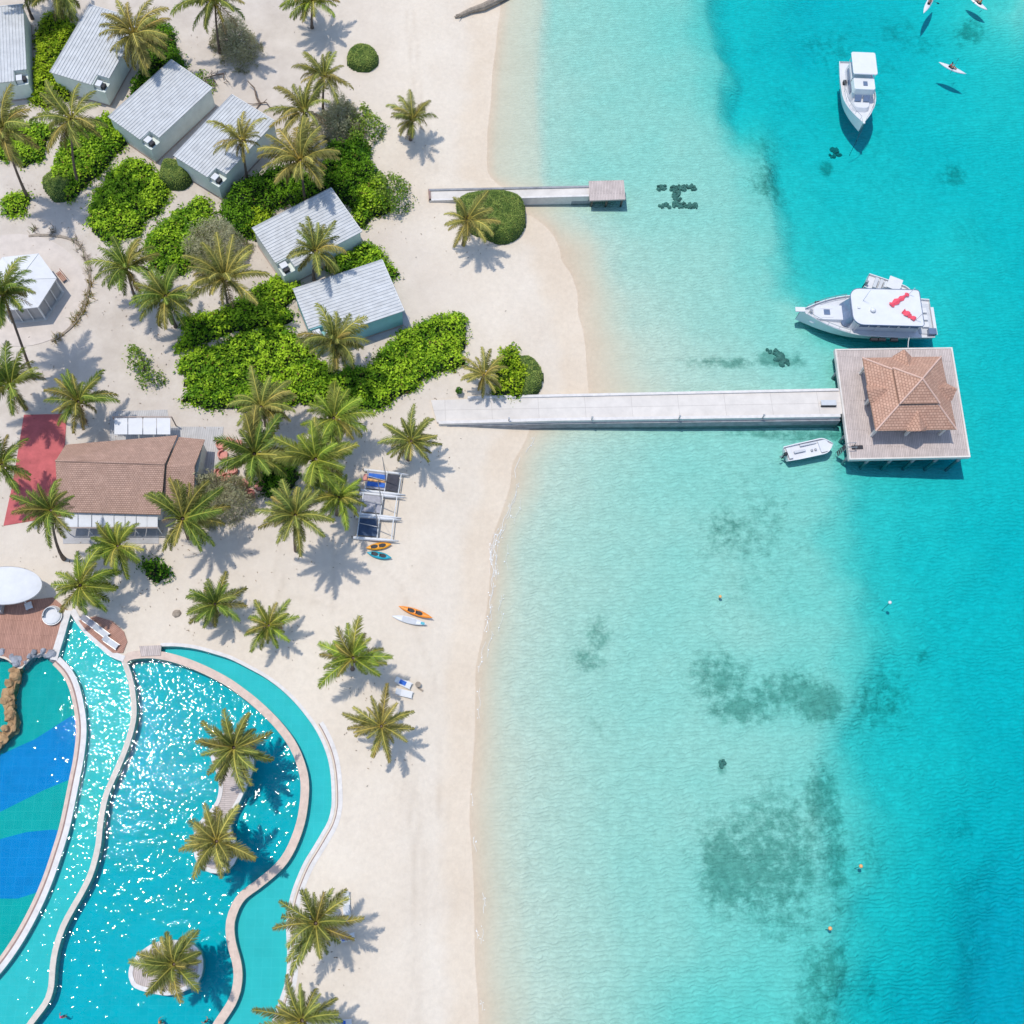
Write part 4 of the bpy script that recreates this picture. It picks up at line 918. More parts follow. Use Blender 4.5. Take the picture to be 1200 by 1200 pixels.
KIND = {
 'naupaka': dict(size=.40, dens=62, c0=(.125, .275, .016), c1=(.46, .65, .036), aspect=.55, tilt=.6, lump=.8, lf=.55, mat='bush_leaf'),
 'lime': dict(size=.40, dens=62, c0=(.15, .28, .012), c1=(.44, .56, .028), aspect=.55, tilt=.6, lump=.8, lf=.6, mat='bush_leaf'),
 'deep': dict(size=.36, dens=62, c0=(.05, .15, .010), c1=(.19, .36, .018), aspect=.55, tilt=.7, lump=.9, lf=.5, mat='bush_leaf'),
 'clipped': dict(size=.15, dens=190, c0=(.16, .24, .05), c1=(.33, .40, .09), aspect=.6, tilt=.5, lump=.10, lf=1.2, mat='bush_leaf'),
 'hazy': dict(size=.5, dens=150, c0=(.30, .29, .15), c1=(.52, .49, .30), aspect=.17, tilt=1.3, lump=1.0, lf=.5, mat='needle_leaf'),
 'loose': dict(size=.36, dens=55, c0=(.10, .21, .02), c1=(.34, .44, .07), aspect=.6, tilt=.9, lump=1.3, lf=.7, mat='bush_leaf'),
}
def shrub(px, hgt, kind, label, name='shrub', seed=0, edge=1.0, cat=None, group=None):
    K = KIND[kind]; rr = np.random.default_rng(seed + 50)
    poly = px if isinstance(px, list) else [(px[0] + px[2] * (1 + .12 * math.sin(3 * a + seed)) * math.cos(a), px[1] + px[2] * .9 * (1 + .12 * math.sin(2 * a + seed)) * math.sin(a)) for a in [k * math.pi / 9 for k in range(18)]]
    z0 = GZ
    for _ in range(2): o = smooth_line([tuple(at_z(x, y, z0 + hgt * .55).xy) for x, y in poly], .5, True); z0 = gz(sum(p[0] for p in o) / len(o), sum(p[1] for p in o) / len(o))
    A = np.array(o); c = A.mean(0)
    if kind != 'clipped':
        dd = A - c; A = c + dd * (1 + (fbm(A[:, 0] * .5, A[:, 1] * .5, seed + 3, 3) * 1.5 * min(1.0, 2.6 / max(np.linalg.norm(dd, axis=1).mean(), .1)))[:, None]); o = [tuple(q) for q in A]
    c = A.mean(0); t = thing(name, label, cat or name.replace('_', ' '), (c[0], c[1], z0), 0, group)
    lo, hi = A.min(0), A.max(0); 
    def surf(P):
        d = edge_dist(P, o); u = np.clip(d / edge, 0, 1)
        base = np.sqrt(np.clip(1 - (1 - u) ** 2, 0, 1))
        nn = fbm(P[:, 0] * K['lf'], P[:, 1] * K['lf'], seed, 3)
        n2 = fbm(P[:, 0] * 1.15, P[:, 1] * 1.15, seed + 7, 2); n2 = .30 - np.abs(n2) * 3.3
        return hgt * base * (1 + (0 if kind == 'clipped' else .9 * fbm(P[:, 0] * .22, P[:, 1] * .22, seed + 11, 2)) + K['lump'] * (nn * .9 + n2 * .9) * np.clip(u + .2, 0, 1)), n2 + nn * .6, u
    # woody mass underneath
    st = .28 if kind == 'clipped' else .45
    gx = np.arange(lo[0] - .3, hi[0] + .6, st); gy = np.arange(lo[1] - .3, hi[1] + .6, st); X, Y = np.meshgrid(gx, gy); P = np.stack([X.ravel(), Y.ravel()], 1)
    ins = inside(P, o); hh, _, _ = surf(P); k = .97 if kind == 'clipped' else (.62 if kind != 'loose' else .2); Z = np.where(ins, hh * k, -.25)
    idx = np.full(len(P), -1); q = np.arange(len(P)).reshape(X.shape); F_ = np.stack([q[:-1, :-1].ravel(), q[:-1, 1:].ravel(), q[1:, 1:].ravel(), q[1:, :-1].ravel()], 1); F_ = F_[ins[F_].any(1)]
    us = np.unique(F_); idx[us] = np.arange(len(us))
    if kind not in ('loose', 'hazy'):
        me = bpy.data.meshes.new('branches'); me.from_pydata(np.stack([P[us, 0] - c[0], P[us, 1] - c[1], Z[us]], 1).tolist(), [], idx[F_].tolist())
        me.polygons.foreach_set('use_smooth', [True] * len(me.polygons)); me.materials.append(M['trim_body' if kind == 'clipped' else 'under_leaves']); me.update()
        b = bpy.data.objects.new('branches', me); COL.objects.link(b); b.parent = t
    else:
        m = MB(); nb = 7 if kind == 'loose' else 12; r2 = random.Random(seed)
        for j in range(nb):
            e = A[r2.randrange(len(A))] * .75 + c * .25; m.tube([(0, 0, -.1), ((e[0] - c[0]) * .4, (e[1] - c[1]) * .4, hgt * .45), (e[0] - c[0], e[1] - c[1], hgt * r2.uniform(.5, .9))], [.10, .06, .02], 5)
        m.build('branches', 'bark', t)
    area = abs(sum(A[i][0] * A[(i + 1) % len(A)][1] - A[(i + 1) % len(A)][0] * A[i][1] for i in range(len(A)))) / 2
    n = int((hi - lo + 1.2).prod() * K['dens'] * (1.25 if hgt > 2 else 1)); P = rr.uniform(lo - .9, hi + .9, (n, 2)); q_in = inside(P, o); stray = (~q_in) & (edge_dist(P, o) < .85 * rr.random(n) * (0 if kind == 'clipped' else 1)) & (fbm(P[:, 0] * .7, P[:, 1] * .7, seed + 2) > -.05); P = P[q_in | stray]
    hh, nz, u = surf(P); hh = np.where(inside(P, o), hh, .12 + .3 * rr.random(len(P))); n = len(P)
    if kind == 'hazy': zz = hh * rr.uniform(.25, 1.0, n); keep = fbm(P[:, 0] * .9, P[:, 1] * .9 + zz, seed) > -.25; P, zz, nz, u, hh = P[keep], zz[keep], nz[keep], u[keep], hh[keep]; n = len(P)
    elif kind == 'loose': zz = hh * rr.uniform(.35, 1.0, n); keep = fbm(P[:, 0] * .8, P[:, 1] * .8, seed) > -.10; P, zz, nz, u, hh = P[keep], zz[keep], nz[keep], u[keep], hh[keep]; n = len(P)
    else: zz = hh * (1 - rr.random(n) ** 2 * (.06 if kind == 'clipped' else .42))
    e = .15; gx_ = (surf(P + [e, 0])[0] - hh) / e; gy_ = (surf(P + [0, e])[0] - hh) / e; nr = np.stack([-gx_ * .8, -gy_ * .8, np.ones(n)], 1); nr /= np.linalg.norm(nr, axis=1)[:, None]
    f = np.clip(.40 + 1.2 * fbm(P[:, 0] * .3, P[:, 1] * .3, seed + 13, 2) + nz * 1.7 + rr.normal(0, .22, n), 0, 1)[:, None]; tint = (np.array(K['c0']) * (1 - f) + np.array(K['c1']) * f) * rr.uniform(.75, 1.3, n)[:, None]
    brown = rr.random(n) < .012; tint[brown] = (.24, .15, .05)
    jit = .18 if kind != 'clipped' else .03
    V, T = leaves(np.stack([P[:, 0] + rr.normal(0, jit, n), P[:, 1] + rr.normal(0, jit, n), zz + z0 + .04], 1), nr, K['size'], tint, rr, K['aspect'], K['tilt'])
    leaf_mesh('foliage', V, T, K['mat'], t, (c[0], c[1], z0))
    return t
GH = 'leafy green shrubs around the huts'
shrub([(44,34),(56,14),(76,18),(88,44),(76,62),(66,82),(80,100),(78,112),(56,128),(42,122),(38,100),(44,62)], 1.6, 'lime', 'yellow green shrub strip between the first two huts', seed=1, group=GH)
shrub([(2,150),(20,140),(52,143),(58,154),(50,172),(38,190),(24,194),(10,184),(-14,176),(-14,156)], 1.3, 'naupaka', 'shrub patch at the photo edge below the first hut', seed=2, group=GH)
shrub([(62,186),(84,158),(104,140),(132,136),(150,154),(138,174),(118,196),(96,214),(86,226),(70,222),(62,206)], 1.4, 'naupaka', 'long shrub patch under the tall straight palm', seed=3, group=GH)
shrub((69,214,19), 1.7, 'clipped', 'clipped round bush at the lower tip of the long shrub patch', 'clipped_bush', seed=4)
shrub([(166,32),(194,26),(214,66),(202,80),(186,74),(176,96),(158,110),(154,98),(170,72)], 1.6, 'deep', 'dark shrub patch between the second and third huts', seed=5, group=GH)
shrub([(106,238),(120,210),(150,186),(176,196),(196,208),(188,240),(166,260),(142,280),(122,284),(106,262)], 1.5, 'naupaka', 'kidney shaped shrub mass below the third hut', seed=6, group=GH)
shrub((203,202,19), 2.0, 'clipped', 'dull clipped bush at the lowest corner of the third hut', 'clipped_bush', seed=7)
shrub([(168,288),(186,264),(216,236),(240,229),(252,244),(244,282),(226,306),(202,322),(176,312)], 1.5, 'naupaka', 'shrub mass below the fourth hut along the pale path', seed=8, group=GH)
shrub((250,292,36), 4.0, 'hazy', 'hazy olive feathery bush behind the bronze palm', 'feathery_bush', seed=9)
shrub([(214,372),(252,364),(300,338),(326,328),(345,348),(336,372),(310,382),(280,386),(252,396),(218,402)], 1.6, 'naupaka', 'shrub bank around the foot of the bronze palm', seed=10, group=GH)
shrub((20,238,14), 1.1, 'naupaka', 'small lone round shrub at the foot of the leaning palm', seed=11)
shrub([(266,218),(296,206),(330,192),(362,204),(384,216),(378,228),(350,234),(316,246),(292,270),(268,262)], 1.8, 'deep', 'dark shrub patch between the fourth and fifth huts', seed=12, group=GH)
shrub([(386,172),(418,164),(434,188),(446,204),(440,226),(424,244),(404,232),(386,214),(378,192)], 2.4, 'deep', 'tall dark green shrub beside the widest yellow palm', seed=13, group=GH)
shrub((456,226,27), 3.0, 'loose', 'open leafy bush casting a lacy shadow beside the dark tall shrub', 'leafy_bush', seed=14)
shrub((430,236,20), 2.4, 'naupaka', 'bright shrub squeezed against the upper corner of the fifth hut', seed=15, group=GH)
shrub((424,146,23), 2.4, 'loose', 'pale speckled half bare bush on the sand by the cluster of dull palms', 'leafy_bush', seed=16)
shrub((398,140,26), 3.4, 'hazy', 'small hazy olive bush beside the pale speckled bush', 'feathery_bush', seed=17)
shrub([(386,308),(404,296),(430,284),(450,290),(462,318),(450,330),(446,312),(420,318),(396,326)], 1.6, 'naupaka', 'shrub strip between the two lowest huts', seed=18, group=GH)
shrub([(208,438),(216,420),(258,400),(300,388),(326,381),(348,396),(362,410),(382,430),(392,452),(372,468),(330,475),(280,476),(240,471),(215,460)], 1.7, 'naupaka', 'biggest bright green hedge, nearest to the restaurant', 'hedge', seed=19)
shrub([(380,454),(398,430),(430,428),(456,402),(484,382),(520,368),(545,376),(555,400),(540,420),(504,440),(462,464),(420,475),(388,472)], 1.7, 'naupaka', 'second big bright hedge stretching towards the beach', 'hedge', seed=20)
shrub([(580,440),(582,424),(596,414),(612,420),(620,440),(612,458),(594,462),(582,456)], 1.8, 'lime', 'leafy half of the bush beside the pier start', 'leafy_bush', seed=21)
shrub([(606,418),(622,416),(634,428),(636,444),(628,458),(612,462),(608,440)], 1.9, 'clipped', 'smooth clipped bush joined to the leafy bush by the pier', 'clipped_bush', seed=22, edge=1.3)
shrub([(534,240),(542,227),(566,222),(592,222),(611,229),(616,244),(614,262),(604,276),(586,283),(566,276),(548,268)], 2.3, 'clipped', 'large rounded clipped hedge covering part of the jetty', 'clipped_hedge', seed=23, edge=1.5)
shrub([(406,66),(410,56),(420,51),(432,52),(441,59),(443,68),(439,76),(428,81),(416,79),(408,74)], 1.3, 'clipped', 'perfectly round clipped bush alone on the sand near the top', 'clipped_bush', seed=24, edge=.9)
shrub((276,42,26), 3.6, 'hazy', 'dark twiggy bush under the tall palm at the top edge', 'feathery_bush', seed=25)
shrub((255,578,34), 3.6, 'hazy', 'wide hazy grey green bush at the end of the restaurant', 'feathery_bush', seed=26)
shrub((181,668,14), 1.3, 'deep', 'small dark round shrub in the palm shade below the restaurant', seed=27)
shrub([(150,408),(164,403),(172,414),(170,424),(184,434),(190,444),(182,452),(170,444),(160,430),(150,424)], 2.8, 'loose', 'spindly young tree alone on the open sand above the restaurant', 'young_tree', seed=28)
shrub((325,560,22), 2.6, 'deep', 'shaded bush among the palms by the coral chairs', seed=29)
shrub((238,95,13), 1.2, 'loose', 'sparse twiggy plant beside the third hut top corner', 'leafy_bush', seed=30)
shrub((305,262,16), 1.4, 'lime', 'lime green shrub at the upper left corner of the fifth hut', seed=31, group=GH)
def small_plants():
    spots = [(88,282),(96,291),(102,304),(105,318),(106,332),(104,346),(101,356),(98,364),(92,371),(88,377),(66,397),(70,394),(40,270),(62,272)]
    desc = ['grey dry', 'thin brown', 'sparse grey', 'short yellowed', 'tall golden', 'thick golden', 'golden green', 'bent yellow', 'green and gold', 'bushy golden', 'low orange', 'small amber', 'wispy brown', 'reddish dry']
    where = ['at the ring top by the path', 'second down the ring', 'third down the ring', 'at the ring beside the dark palm leaves', 'at the outermost point of the ring', 'just below the outermost point of the ring', 'where the ring turns inwards', 'above the bushiest clump of the ring', 'next to the bushiest clump of the ring', 'at the lower bend of the ring', 'at the lowest end of the ring', 'beside the lowest ring plant', 'at the upper start of the ring', 'on the upper arc of the ring']
    for i, (x, y) in enumerate(spots):
        p = at(x, y); rr = np.random.default_rng(i); n = 46 if 3 < i < 10 else 26
        t = thing('dry_plant', f'{desc[i]} plant {where[i]} around the hexagonal pavilion', 'plant', p, 0, 'dry plants ringing the hexagonal pavilion')
        v = []; f = []; tt = []
        for k in range(n):
            a = rr.uniform(0, 6.28); e = rr.uniform(.3, 1.3); L = rr.uniform(.5, 1.15); d = np.array([math.cos(a) * math.cos(e), math.sin(a) * math.cos(e), math.sin(e)]); s = np.array([-math.sin(a), math.cos(a), 0]) * .045
            o_ = np.array([rr.normal(0, .22), rr.normal(0, .3), 0]); q = len(v); v += [tuple(o_ - s), tuple(o_ + s), tuple(o_ + d * L + s * .3 - [0, 0, .15]), tuple(o_ + d * L - s * .3 - [0, 0, .15])]; f.append((q, q + 1, q + 2, q + 3))
            g = rr.uniform(.7, 1.2); c = np.array((.30, .21, .06) if 3 < i < 12 else (.26, .20, .14)) * g; c = c if rr.random() > .25 else np.array((.12, .17, .03)); tt += [tuple(c)] * 4
        mb = MB(); mb.add(v, f); mb.t = tt; mb.build('leaves', 'bush_leaf', t)
        MB().tube([(0, 0, -.1), (.03, 0, .12)], [.1, .05], 6).build('stem', 'bark', t)
small_plants()
def litter():
    rr = np.random.default_rng(77); pts = []
    for cx, cy_, r, hb, *_ in PALMS:
        b = at(*(hb if isinstance(hb, tuple) else (cx + 3, cy_ + (hb if not isinstance(hb, tuple) else 0) * 4)))
        for k in range(26): pts.append((b.x + rr.normal(0, 2.6), b.y + rr.normal(0, 2.2), rr.random()))
    for cx, cy_, s in ((430,250,6),(200,290,9),(300,360,8),(330,490,9),(480,470,6),(60,240,6),(240,440,6),(260,620,8),(180,690,6)):
        b = at(cx, cy_)
        for k in range(70): pts.append((b.x + rr.normal(0, s), b.y + rr.normal(0, s * .8), rr.random()))
    P = np.array(pts); keep = ~inside(P[:, :2], outline) & (edge_dist(P[:, :2], outline) > .9); P = P[keep]; z = height(P[:, 0], P[:, 1]); keep = z > .8; P = P[keep]; z = z[keep]; n = len(P)
    nr = np.tile([0, 0, 1.0], (n, 1)); tint = np.array((.20, .13, .07)) * rr.uniform(.5, 1.6, n)[:, None]
    V, T = leaves(np.stack([P[:, 0], P[:, 1], z + .10], 1), nr, .26, tint, rr, .3, .2)
    o = leaf_mesh('leaf_litter', V, T, 'bush_leaf', None, (0, 0, 0)); tag(o, 'dry brown leaf litter scattered on the sand under palms', 'leaf litter', kind='stuff')
litter()
def pot():
    p = at(538, 461); t = thing('potted_plant', 'small round plant in a pot by the pier entrance', 'potted plant', p)
    MB().tube([(0, 0, 0), (0, 0, .35), (0, 0, .55)], [.26, .36, .42], 14).build('pot', 'grey_concrete', t)
    rr = np.random.default_rng(9); n = 160; d = rr.normal(0, 1, (n, 3)); d /= np.linalg.norm(d, axis=1)[:, None]; P = d * np.array([.5, .5, .42]) * rr.uniform(.7, 1, n)[:, None] + [0, 0, .85]
    tint = np.array((.07, .17, .02)) * rr.uniform(.6, 1.5, n)[:, None]; V, T = leaves(P, d, .26, tint, rr); leaf_mesh('leaves', V, T, 'bush_leaf', t, (0, 0, 0))
pot()
def dead_branch():
    b = at(322, 128); t = thing('fallen_branch', 'bare forked branch lying on the sand by the fourth hut', 'branch', b, 0)
    q = lambda x, y, z: at(x, y, z) - b
    m = MB(); m.tube([q(290, 95, .9), q(298, 103, .6), q(301, 115, .4), q(305, 121, .2)], [.05, .12, .15, .16], 7); m.tube([q(305, 121, .2), q(312, 120, .4), q(320, 130, .2)], [.12, .08, .04], 6); m.tube([q(305, 121, .2), q(297, 122, .2), q(288, 121, .4)], [.1, .06, .03], 6); m.tube([q(305, 121, .2), q(300, 128, .1)], [.12, .05], 6); m.tube([q(309, 120, .3), q(313, 116, .9)], [.06, .03], 5)
    m.build('limb', 'bark', t)
    b = at(258, 90); t = thing('fallen_branch', 'grey leafless brush below the tall palm at the top', 'branch', b, 0)
    q = lambda x, y, z: at(x, y, z) - b; m = MB(); rr = random.Random(4)
    m.tube([q(240, 92, .1), q(252, 88, .5), q(262, 86, .6), q(262, 93, .2)], [.04, .08, .1, .08], 6)
    for k in range(16): x, y = rr.uniform(244, 266), rr.uniform(82, 100); m.tube([q(x, y, .1), q(x + rr.uniform(-9, 9), y + rr.uniform(-4, 9), .7)], [.05, .02], 5)
    m.build('limb', 'bark', t)
    b = at(562, 10); t = thing('driftwood_log', 'thick weathered log lying on the beach at the top edge', 'log', b, 0)
    q = lambda x, y, z: at(x, y, z) - b; m = MB(); m.tube([q(533, 20, .2), q(541, 17, .35), q(552, 12, .4), q(566, 8, .5), q(580, 1, .5), q(600, -10, .5)], [.16, .34, .42, .55, .6, .62], 9)
    for x, y in ((534, 17), (537, 21), (543, 14)): m.tube([q(542, 17, .3), q(x, y, .6)], [.12, .04], 5)
    m.build('log', 'driftwood', t)
    for x, y, l in ((207, 719, 'round flat brown stone alone on the sand above the crescent pool'), (247, 730, 'round brown stone under the small leaning palm')):
        p = at(x, y); o = MB().ball((0, 0, .05), (.55, .5, .22), 14, 7, .25).build('stone', 'driftwood', smooth=True); o.location = p; tag(o, l, 'stone')
dead_branch()
# ------------------------------------------------------------------ boats
def loft(mb, secs, cap=True):
    k = len(secs[0]); vs = [p for s in secs for p in s]; fs = []
    for i in range(len(secs) - 1): fs += [(i * k + j, i * k + j + 1, (i + 1) * k + j + 1, (i + 1) * k + j) for j in range(k - 1)]
    if cap: fs += [tuple(range(k))]
    return mb.add(vs, fs)
def hull(t, L, B, fb, draft, m='white_paint', deckm='white_plastic', flare=.15, sheer=.5, full=.62, bul=.3, n=16):
    """x forward from stern (0) to bow (L); outer skin, inner bulwark, deck"""
    S = []
    for i in range(n + 1):
        u = i / n; w = B / 2 * (1.0 if u < full else max(.015, (1 - ((u - full) / (1 - full)) ** 1.9))) * (.93 + .07 * min(1, u * 4))
        S.append((u * L, w, fb + sheer * u ** 2.2, -draft * (1 - u ** 3)))
    o = MB(); loft(o, [[(x, -w, z), (x, -w * (1 - flare), .05), (x, -w * .55, kz * .8), (x, 0, kz), (x, w * .55, kz * .8), (x, w * (1 - flare), .05), (x, w, z)] for x, w, z, kz in S])
    e = .12; loft(o, [[(x, -w, z), (x, -max(w - e, .005), z), (x, -max(w - e, .005), z - bul)] for x, w, z, kz in S], False); loft(o, [[(x, w, z), (x, max(w - e, .005), z), (x, max(w - e, .005), z - bul)] for x, w, z, kz in S], False)
    h = o.build('hull', m, t)
    d = MB(); loft(d, [[(x, -max(w - .1, .005), z - bul), (x, max(w - .1, .005), z - bul)] for x, w, z, kz in S], False); d.build('deck', deckm, t)
    return S
def rrect(x0, x1, y0, y1, r, n=5, rf=None):
    rf = r if rf is None else rf; o = []
    for cx, cy_, a0, q in ((x1 - rf, y1 - rf, 0, rf), (x0 + r, y1 - r, 90, r), (x0 + r, y0 + r, 180, r), (x1 - rf, y0 + rf, 270, rf)):
        for k in range(n + 1): a = R(a0 + 90 * k / n); o.append((cx + q * math.cos(a), cy_ + q * math.sin(a)))
    return o
def shrink(p, k, sx=0, sy=0):
    cx = sum(q[0] for q in p) / len(p); cy_ = sum(q[1] for q in p) / len(p); return [(cx + (x - cx) * k + sx, cy_ + (y - cy_) * k + sy) for x, y in p]
def outboard(t, x, y, z, m='grey_metal'):
    o = MB().box((x, y, z + .35), (.42, .42, .55), taper=.8).build('outboard_motor', m, t, bevel=.06); MB().box((x - .1, y, z - .4), (.16, .12, 1.2)).build('leg', 'dark', o)
def dhoni():
    st, bw = at_z(1093, 372, 1.4), at_z(938, 364, 2.2); d = (bw - st); d.z = 0; L = d.length; B = 6.3
    t = thing('tour_boat', 'big white tour boat with red flags moored beside the sea platform', 'boat', (st.x, st.y, 0), math.atan2(d.y, d.x))
    S = hull(t, L, B, 1.25, .7, bul=.35, sheer=1.1, full=.50, deckm='white_plastic')
    MB().box((L + .1, 0, 2.46), (1.3, .7, .2)).build('bowsprit', 'white_paint', t, bevel=.05)
    MB().prism(rrect(L * .60, L * .93, -1.25, 1.25, .2, rf=.9), 1.1, 2.0, top=shrink(rrect(L * .60, L * .93, -1.25, 1.25, .2, rf=.9), .86, -.2)).build('foredeck_cabin', 'white_plastic', t)
    cb = rrect(L * .12, L * .66, -2.15, 2.15, .3, rf=1.0)
    MB().prism(cb, .9, 3.35, top=shrink(cb, .96, -.1)).build('cabin', 'white_plastic', t)
    for s in (-1, 1):
        for k in range(6): MB().box((L * (.17 + .075 * k), s * 2.13, 2.45), (L * .062, .05, .75)).build('window', 'blue_glass', t)
    MB().prism(rrect(L * .615, L * .695, -1.85, 1.85, .2, rf=.7), 1.6, 3.2, top=shrink(rrect(L * .58, L * .655, -1.75, 1.75, .2, rf=.7), 1.0, 0)).build('windscreen', 'blue_glass', t)
    rf = rrect(L * .135, L * .65, -2.75, 2.75, .4, rf=1.3)
    r = MB().prism(rf, 3.42, 3.62).build('roof', 'white_paint', t, bevel=.06)
    MB().ribbon(rf, .07, 3.5, 3.66, closed=True).build('roof_rail', 'blue_glass', r)
    m = MB()
    for x in (.15, .3, .45, .6):
        for y in (-2.3, 2.3): m.tube([(L * x, y, 1.2), (L * x, y, 3.45)], .05, 6)
    m.build('stanchion', 'white_paint', t)
    MB().box((L * .60, .2, 3.72), (.35, .35, .18)).build('roof_hatch', 'white_plastic', r, bevel=.03)
    MB().box((L * .055, 0, 1.0), (L * .10, 4.6, .08)).build('aft_deck', 'grey_deck', t); MB().box((L * .02, 2.2, 1.25), (1.0, .9, .8)).build('stern_box', 'blue_glass', t, bevel=.05)
    MB().box((-.35, 0, .5), (.8, 4.2, .12)).build('swim_platform', 'white_paint', t)
    m = MB()
    for s in (-1, 1):
        ln = [(L * u, s * B / 2 * max(.04, (1 - max(0, (u - .5) / .5) ** 1.9)) * .95, 1.25 + 1.1 * u ** 2.2 + .55) for u in (.64, .72, .8, .88, .95)]
        m.tube(ln, .035, 5)
        for p in ln: m.tube([p, (p[0], p[1], p[2] - .7)], .025, 5)
    m.build('bow_rail', 'grey_metal', t)
    MB().tube([(L * .92, 0, 1.9), (L * .92, 0, 2.35)], [.16, .22], 10).build('windlass', 'grey_metal', t)
    MB().box((L * .80, 0, 2.03), (.8, .8, .08)).build('deck_hatch', 'blue_glass', t, bevel=.02)
    for y in (-1.2, 1.2): MB().box((L * .80, y * .55, 2.0), (1.6, .35, .1)).build('sun_pad', 'white_canvas', t, bevel=.03)
    MB().tube([(L * .56, -.9, 3.6), (L * .56, -.9, 6.2)], [.05, .02], 6).build('aerial', 'white_paint', t); MB().ball((L * .5, .6, 3.85), (.38, .38, .25), 12, 8).build('radar_dome', 'white_plastic', t, smooth=True)
    for y in (-1.1, 0, 1.1): MB().box((L * .06, y, 1.2), (.9, .75, .35)).build('aft_seat', 'white_canvas', t, bevel=.05)
    for x, s in ((.45, 1), (.39, 1), (.83, -.62), (.30, 1)):
        MB().tube([(L * x - .45, s * 3.3, .9), (L * x + .45, s * 3.3, .9)], [.26, .26], 12).build('fender', 'dark', t)
    for x, y, a, ln in ((L * .225, -2.0, R(36), 3.1), (L * .20, 1.85, R(-42), 1.9)):
        m = MB(); n = 12; vs = []; rr = random.Random(int(x * 10))
        for i in range(n + 1):
            u = i / n; cx, cy_ = x + math.cos(a) * ln * u * (1 if a > 0 else 1), y + math.sin(a) * ln * u * (1); w = .32 + .07 * math.sin(u * 5 + x) + rr.uniform(-.12, .12)
            px_, py_ = -math.sin(a) * w, math.cos(a) * w; z = 3.72 + .10 * math.sin(u * 13) + .06
            vs += [(cx - px_, cy_ - py_, z), (cx, cy_, z + .16), (cx + px_, cy_ + py_, z), (cx, cy_, z - .05)]
        fs = []
        for i in range(n): fs += [(4 * i + k, 4 * i + (k + 1) % 4, 4 * i + 4 + (k + 1) % 4, 4 * i + 4 + k) for k in range(4)]
        fl = m.add(vs, fs + [(0, 1, 2, 3), (4 * n, 4 * n + 3, 4 * n + 2, 4 * n + 1)]).build('flag', 'red_cloth', t, smooth=False)
        MB().tube([(x - .1, y, 3.5), (x - .3, y, 5.2)], .04, 6).build('flagpole', 'white_paint', fl)
    p0, p1 = at_z(1066, 392, 1.3), at_z(1064, 409, 1.9)
    tag(MB().tube([p0, p0.lerp(p1, .5) - Vector((0, 0, .15)), p1], .05, 6).build('mooring_rope', 'white_paint'), 'pale mooring rope between the tour boat and the platform', 'rope')
    # speedboat alongside
    a, b = at_z(1016, 328, .8), at_z(1072, 349, .8); d = b - a; L2 = d.length
    t2 = thing('motorboat', 'small white motorboat tied along the far side of the tour boat', 'boat', (a.x, a.y, .05), math.atan2(d.y, d.x))
    hull(t2, L2, 2.5, .75, .4, sheer=.3, full=.7, bul=.35)
    outboard(t2, .05, -.6, .7); MB().box((L2 * .42, 0, .95), (1.3, 1.2, .8), taper=.8).build('console', 'white_plastic', t2, bevel=.05)
    MB().box((L2 * .50, 0, 2.05), (1.8, 1.9, .08)).build('sun_top', 'white_canvas', t2, bevel=.03)
    for x in (-.7, .7):
        for y in (-.8, .8): MB().tube([(L2 * .5 + x, y, .6), (L2 * .5 + x, y, 2.05)], .035, 6).build('top_post', 'grey_metal', t2)
    for x in (.18, .28): MB().box((L2 * x, 0, .75), (.45, 1.7, .4)).build('seat', 'grey_deck', t2, bevel=.05)
    MB().prism(rrect(L2 * .68, L2 * .9, -.75, .75, .1, rf=.5), .5, .85).build('bow_cushion', 'white_canvas', t2)
dhoni()
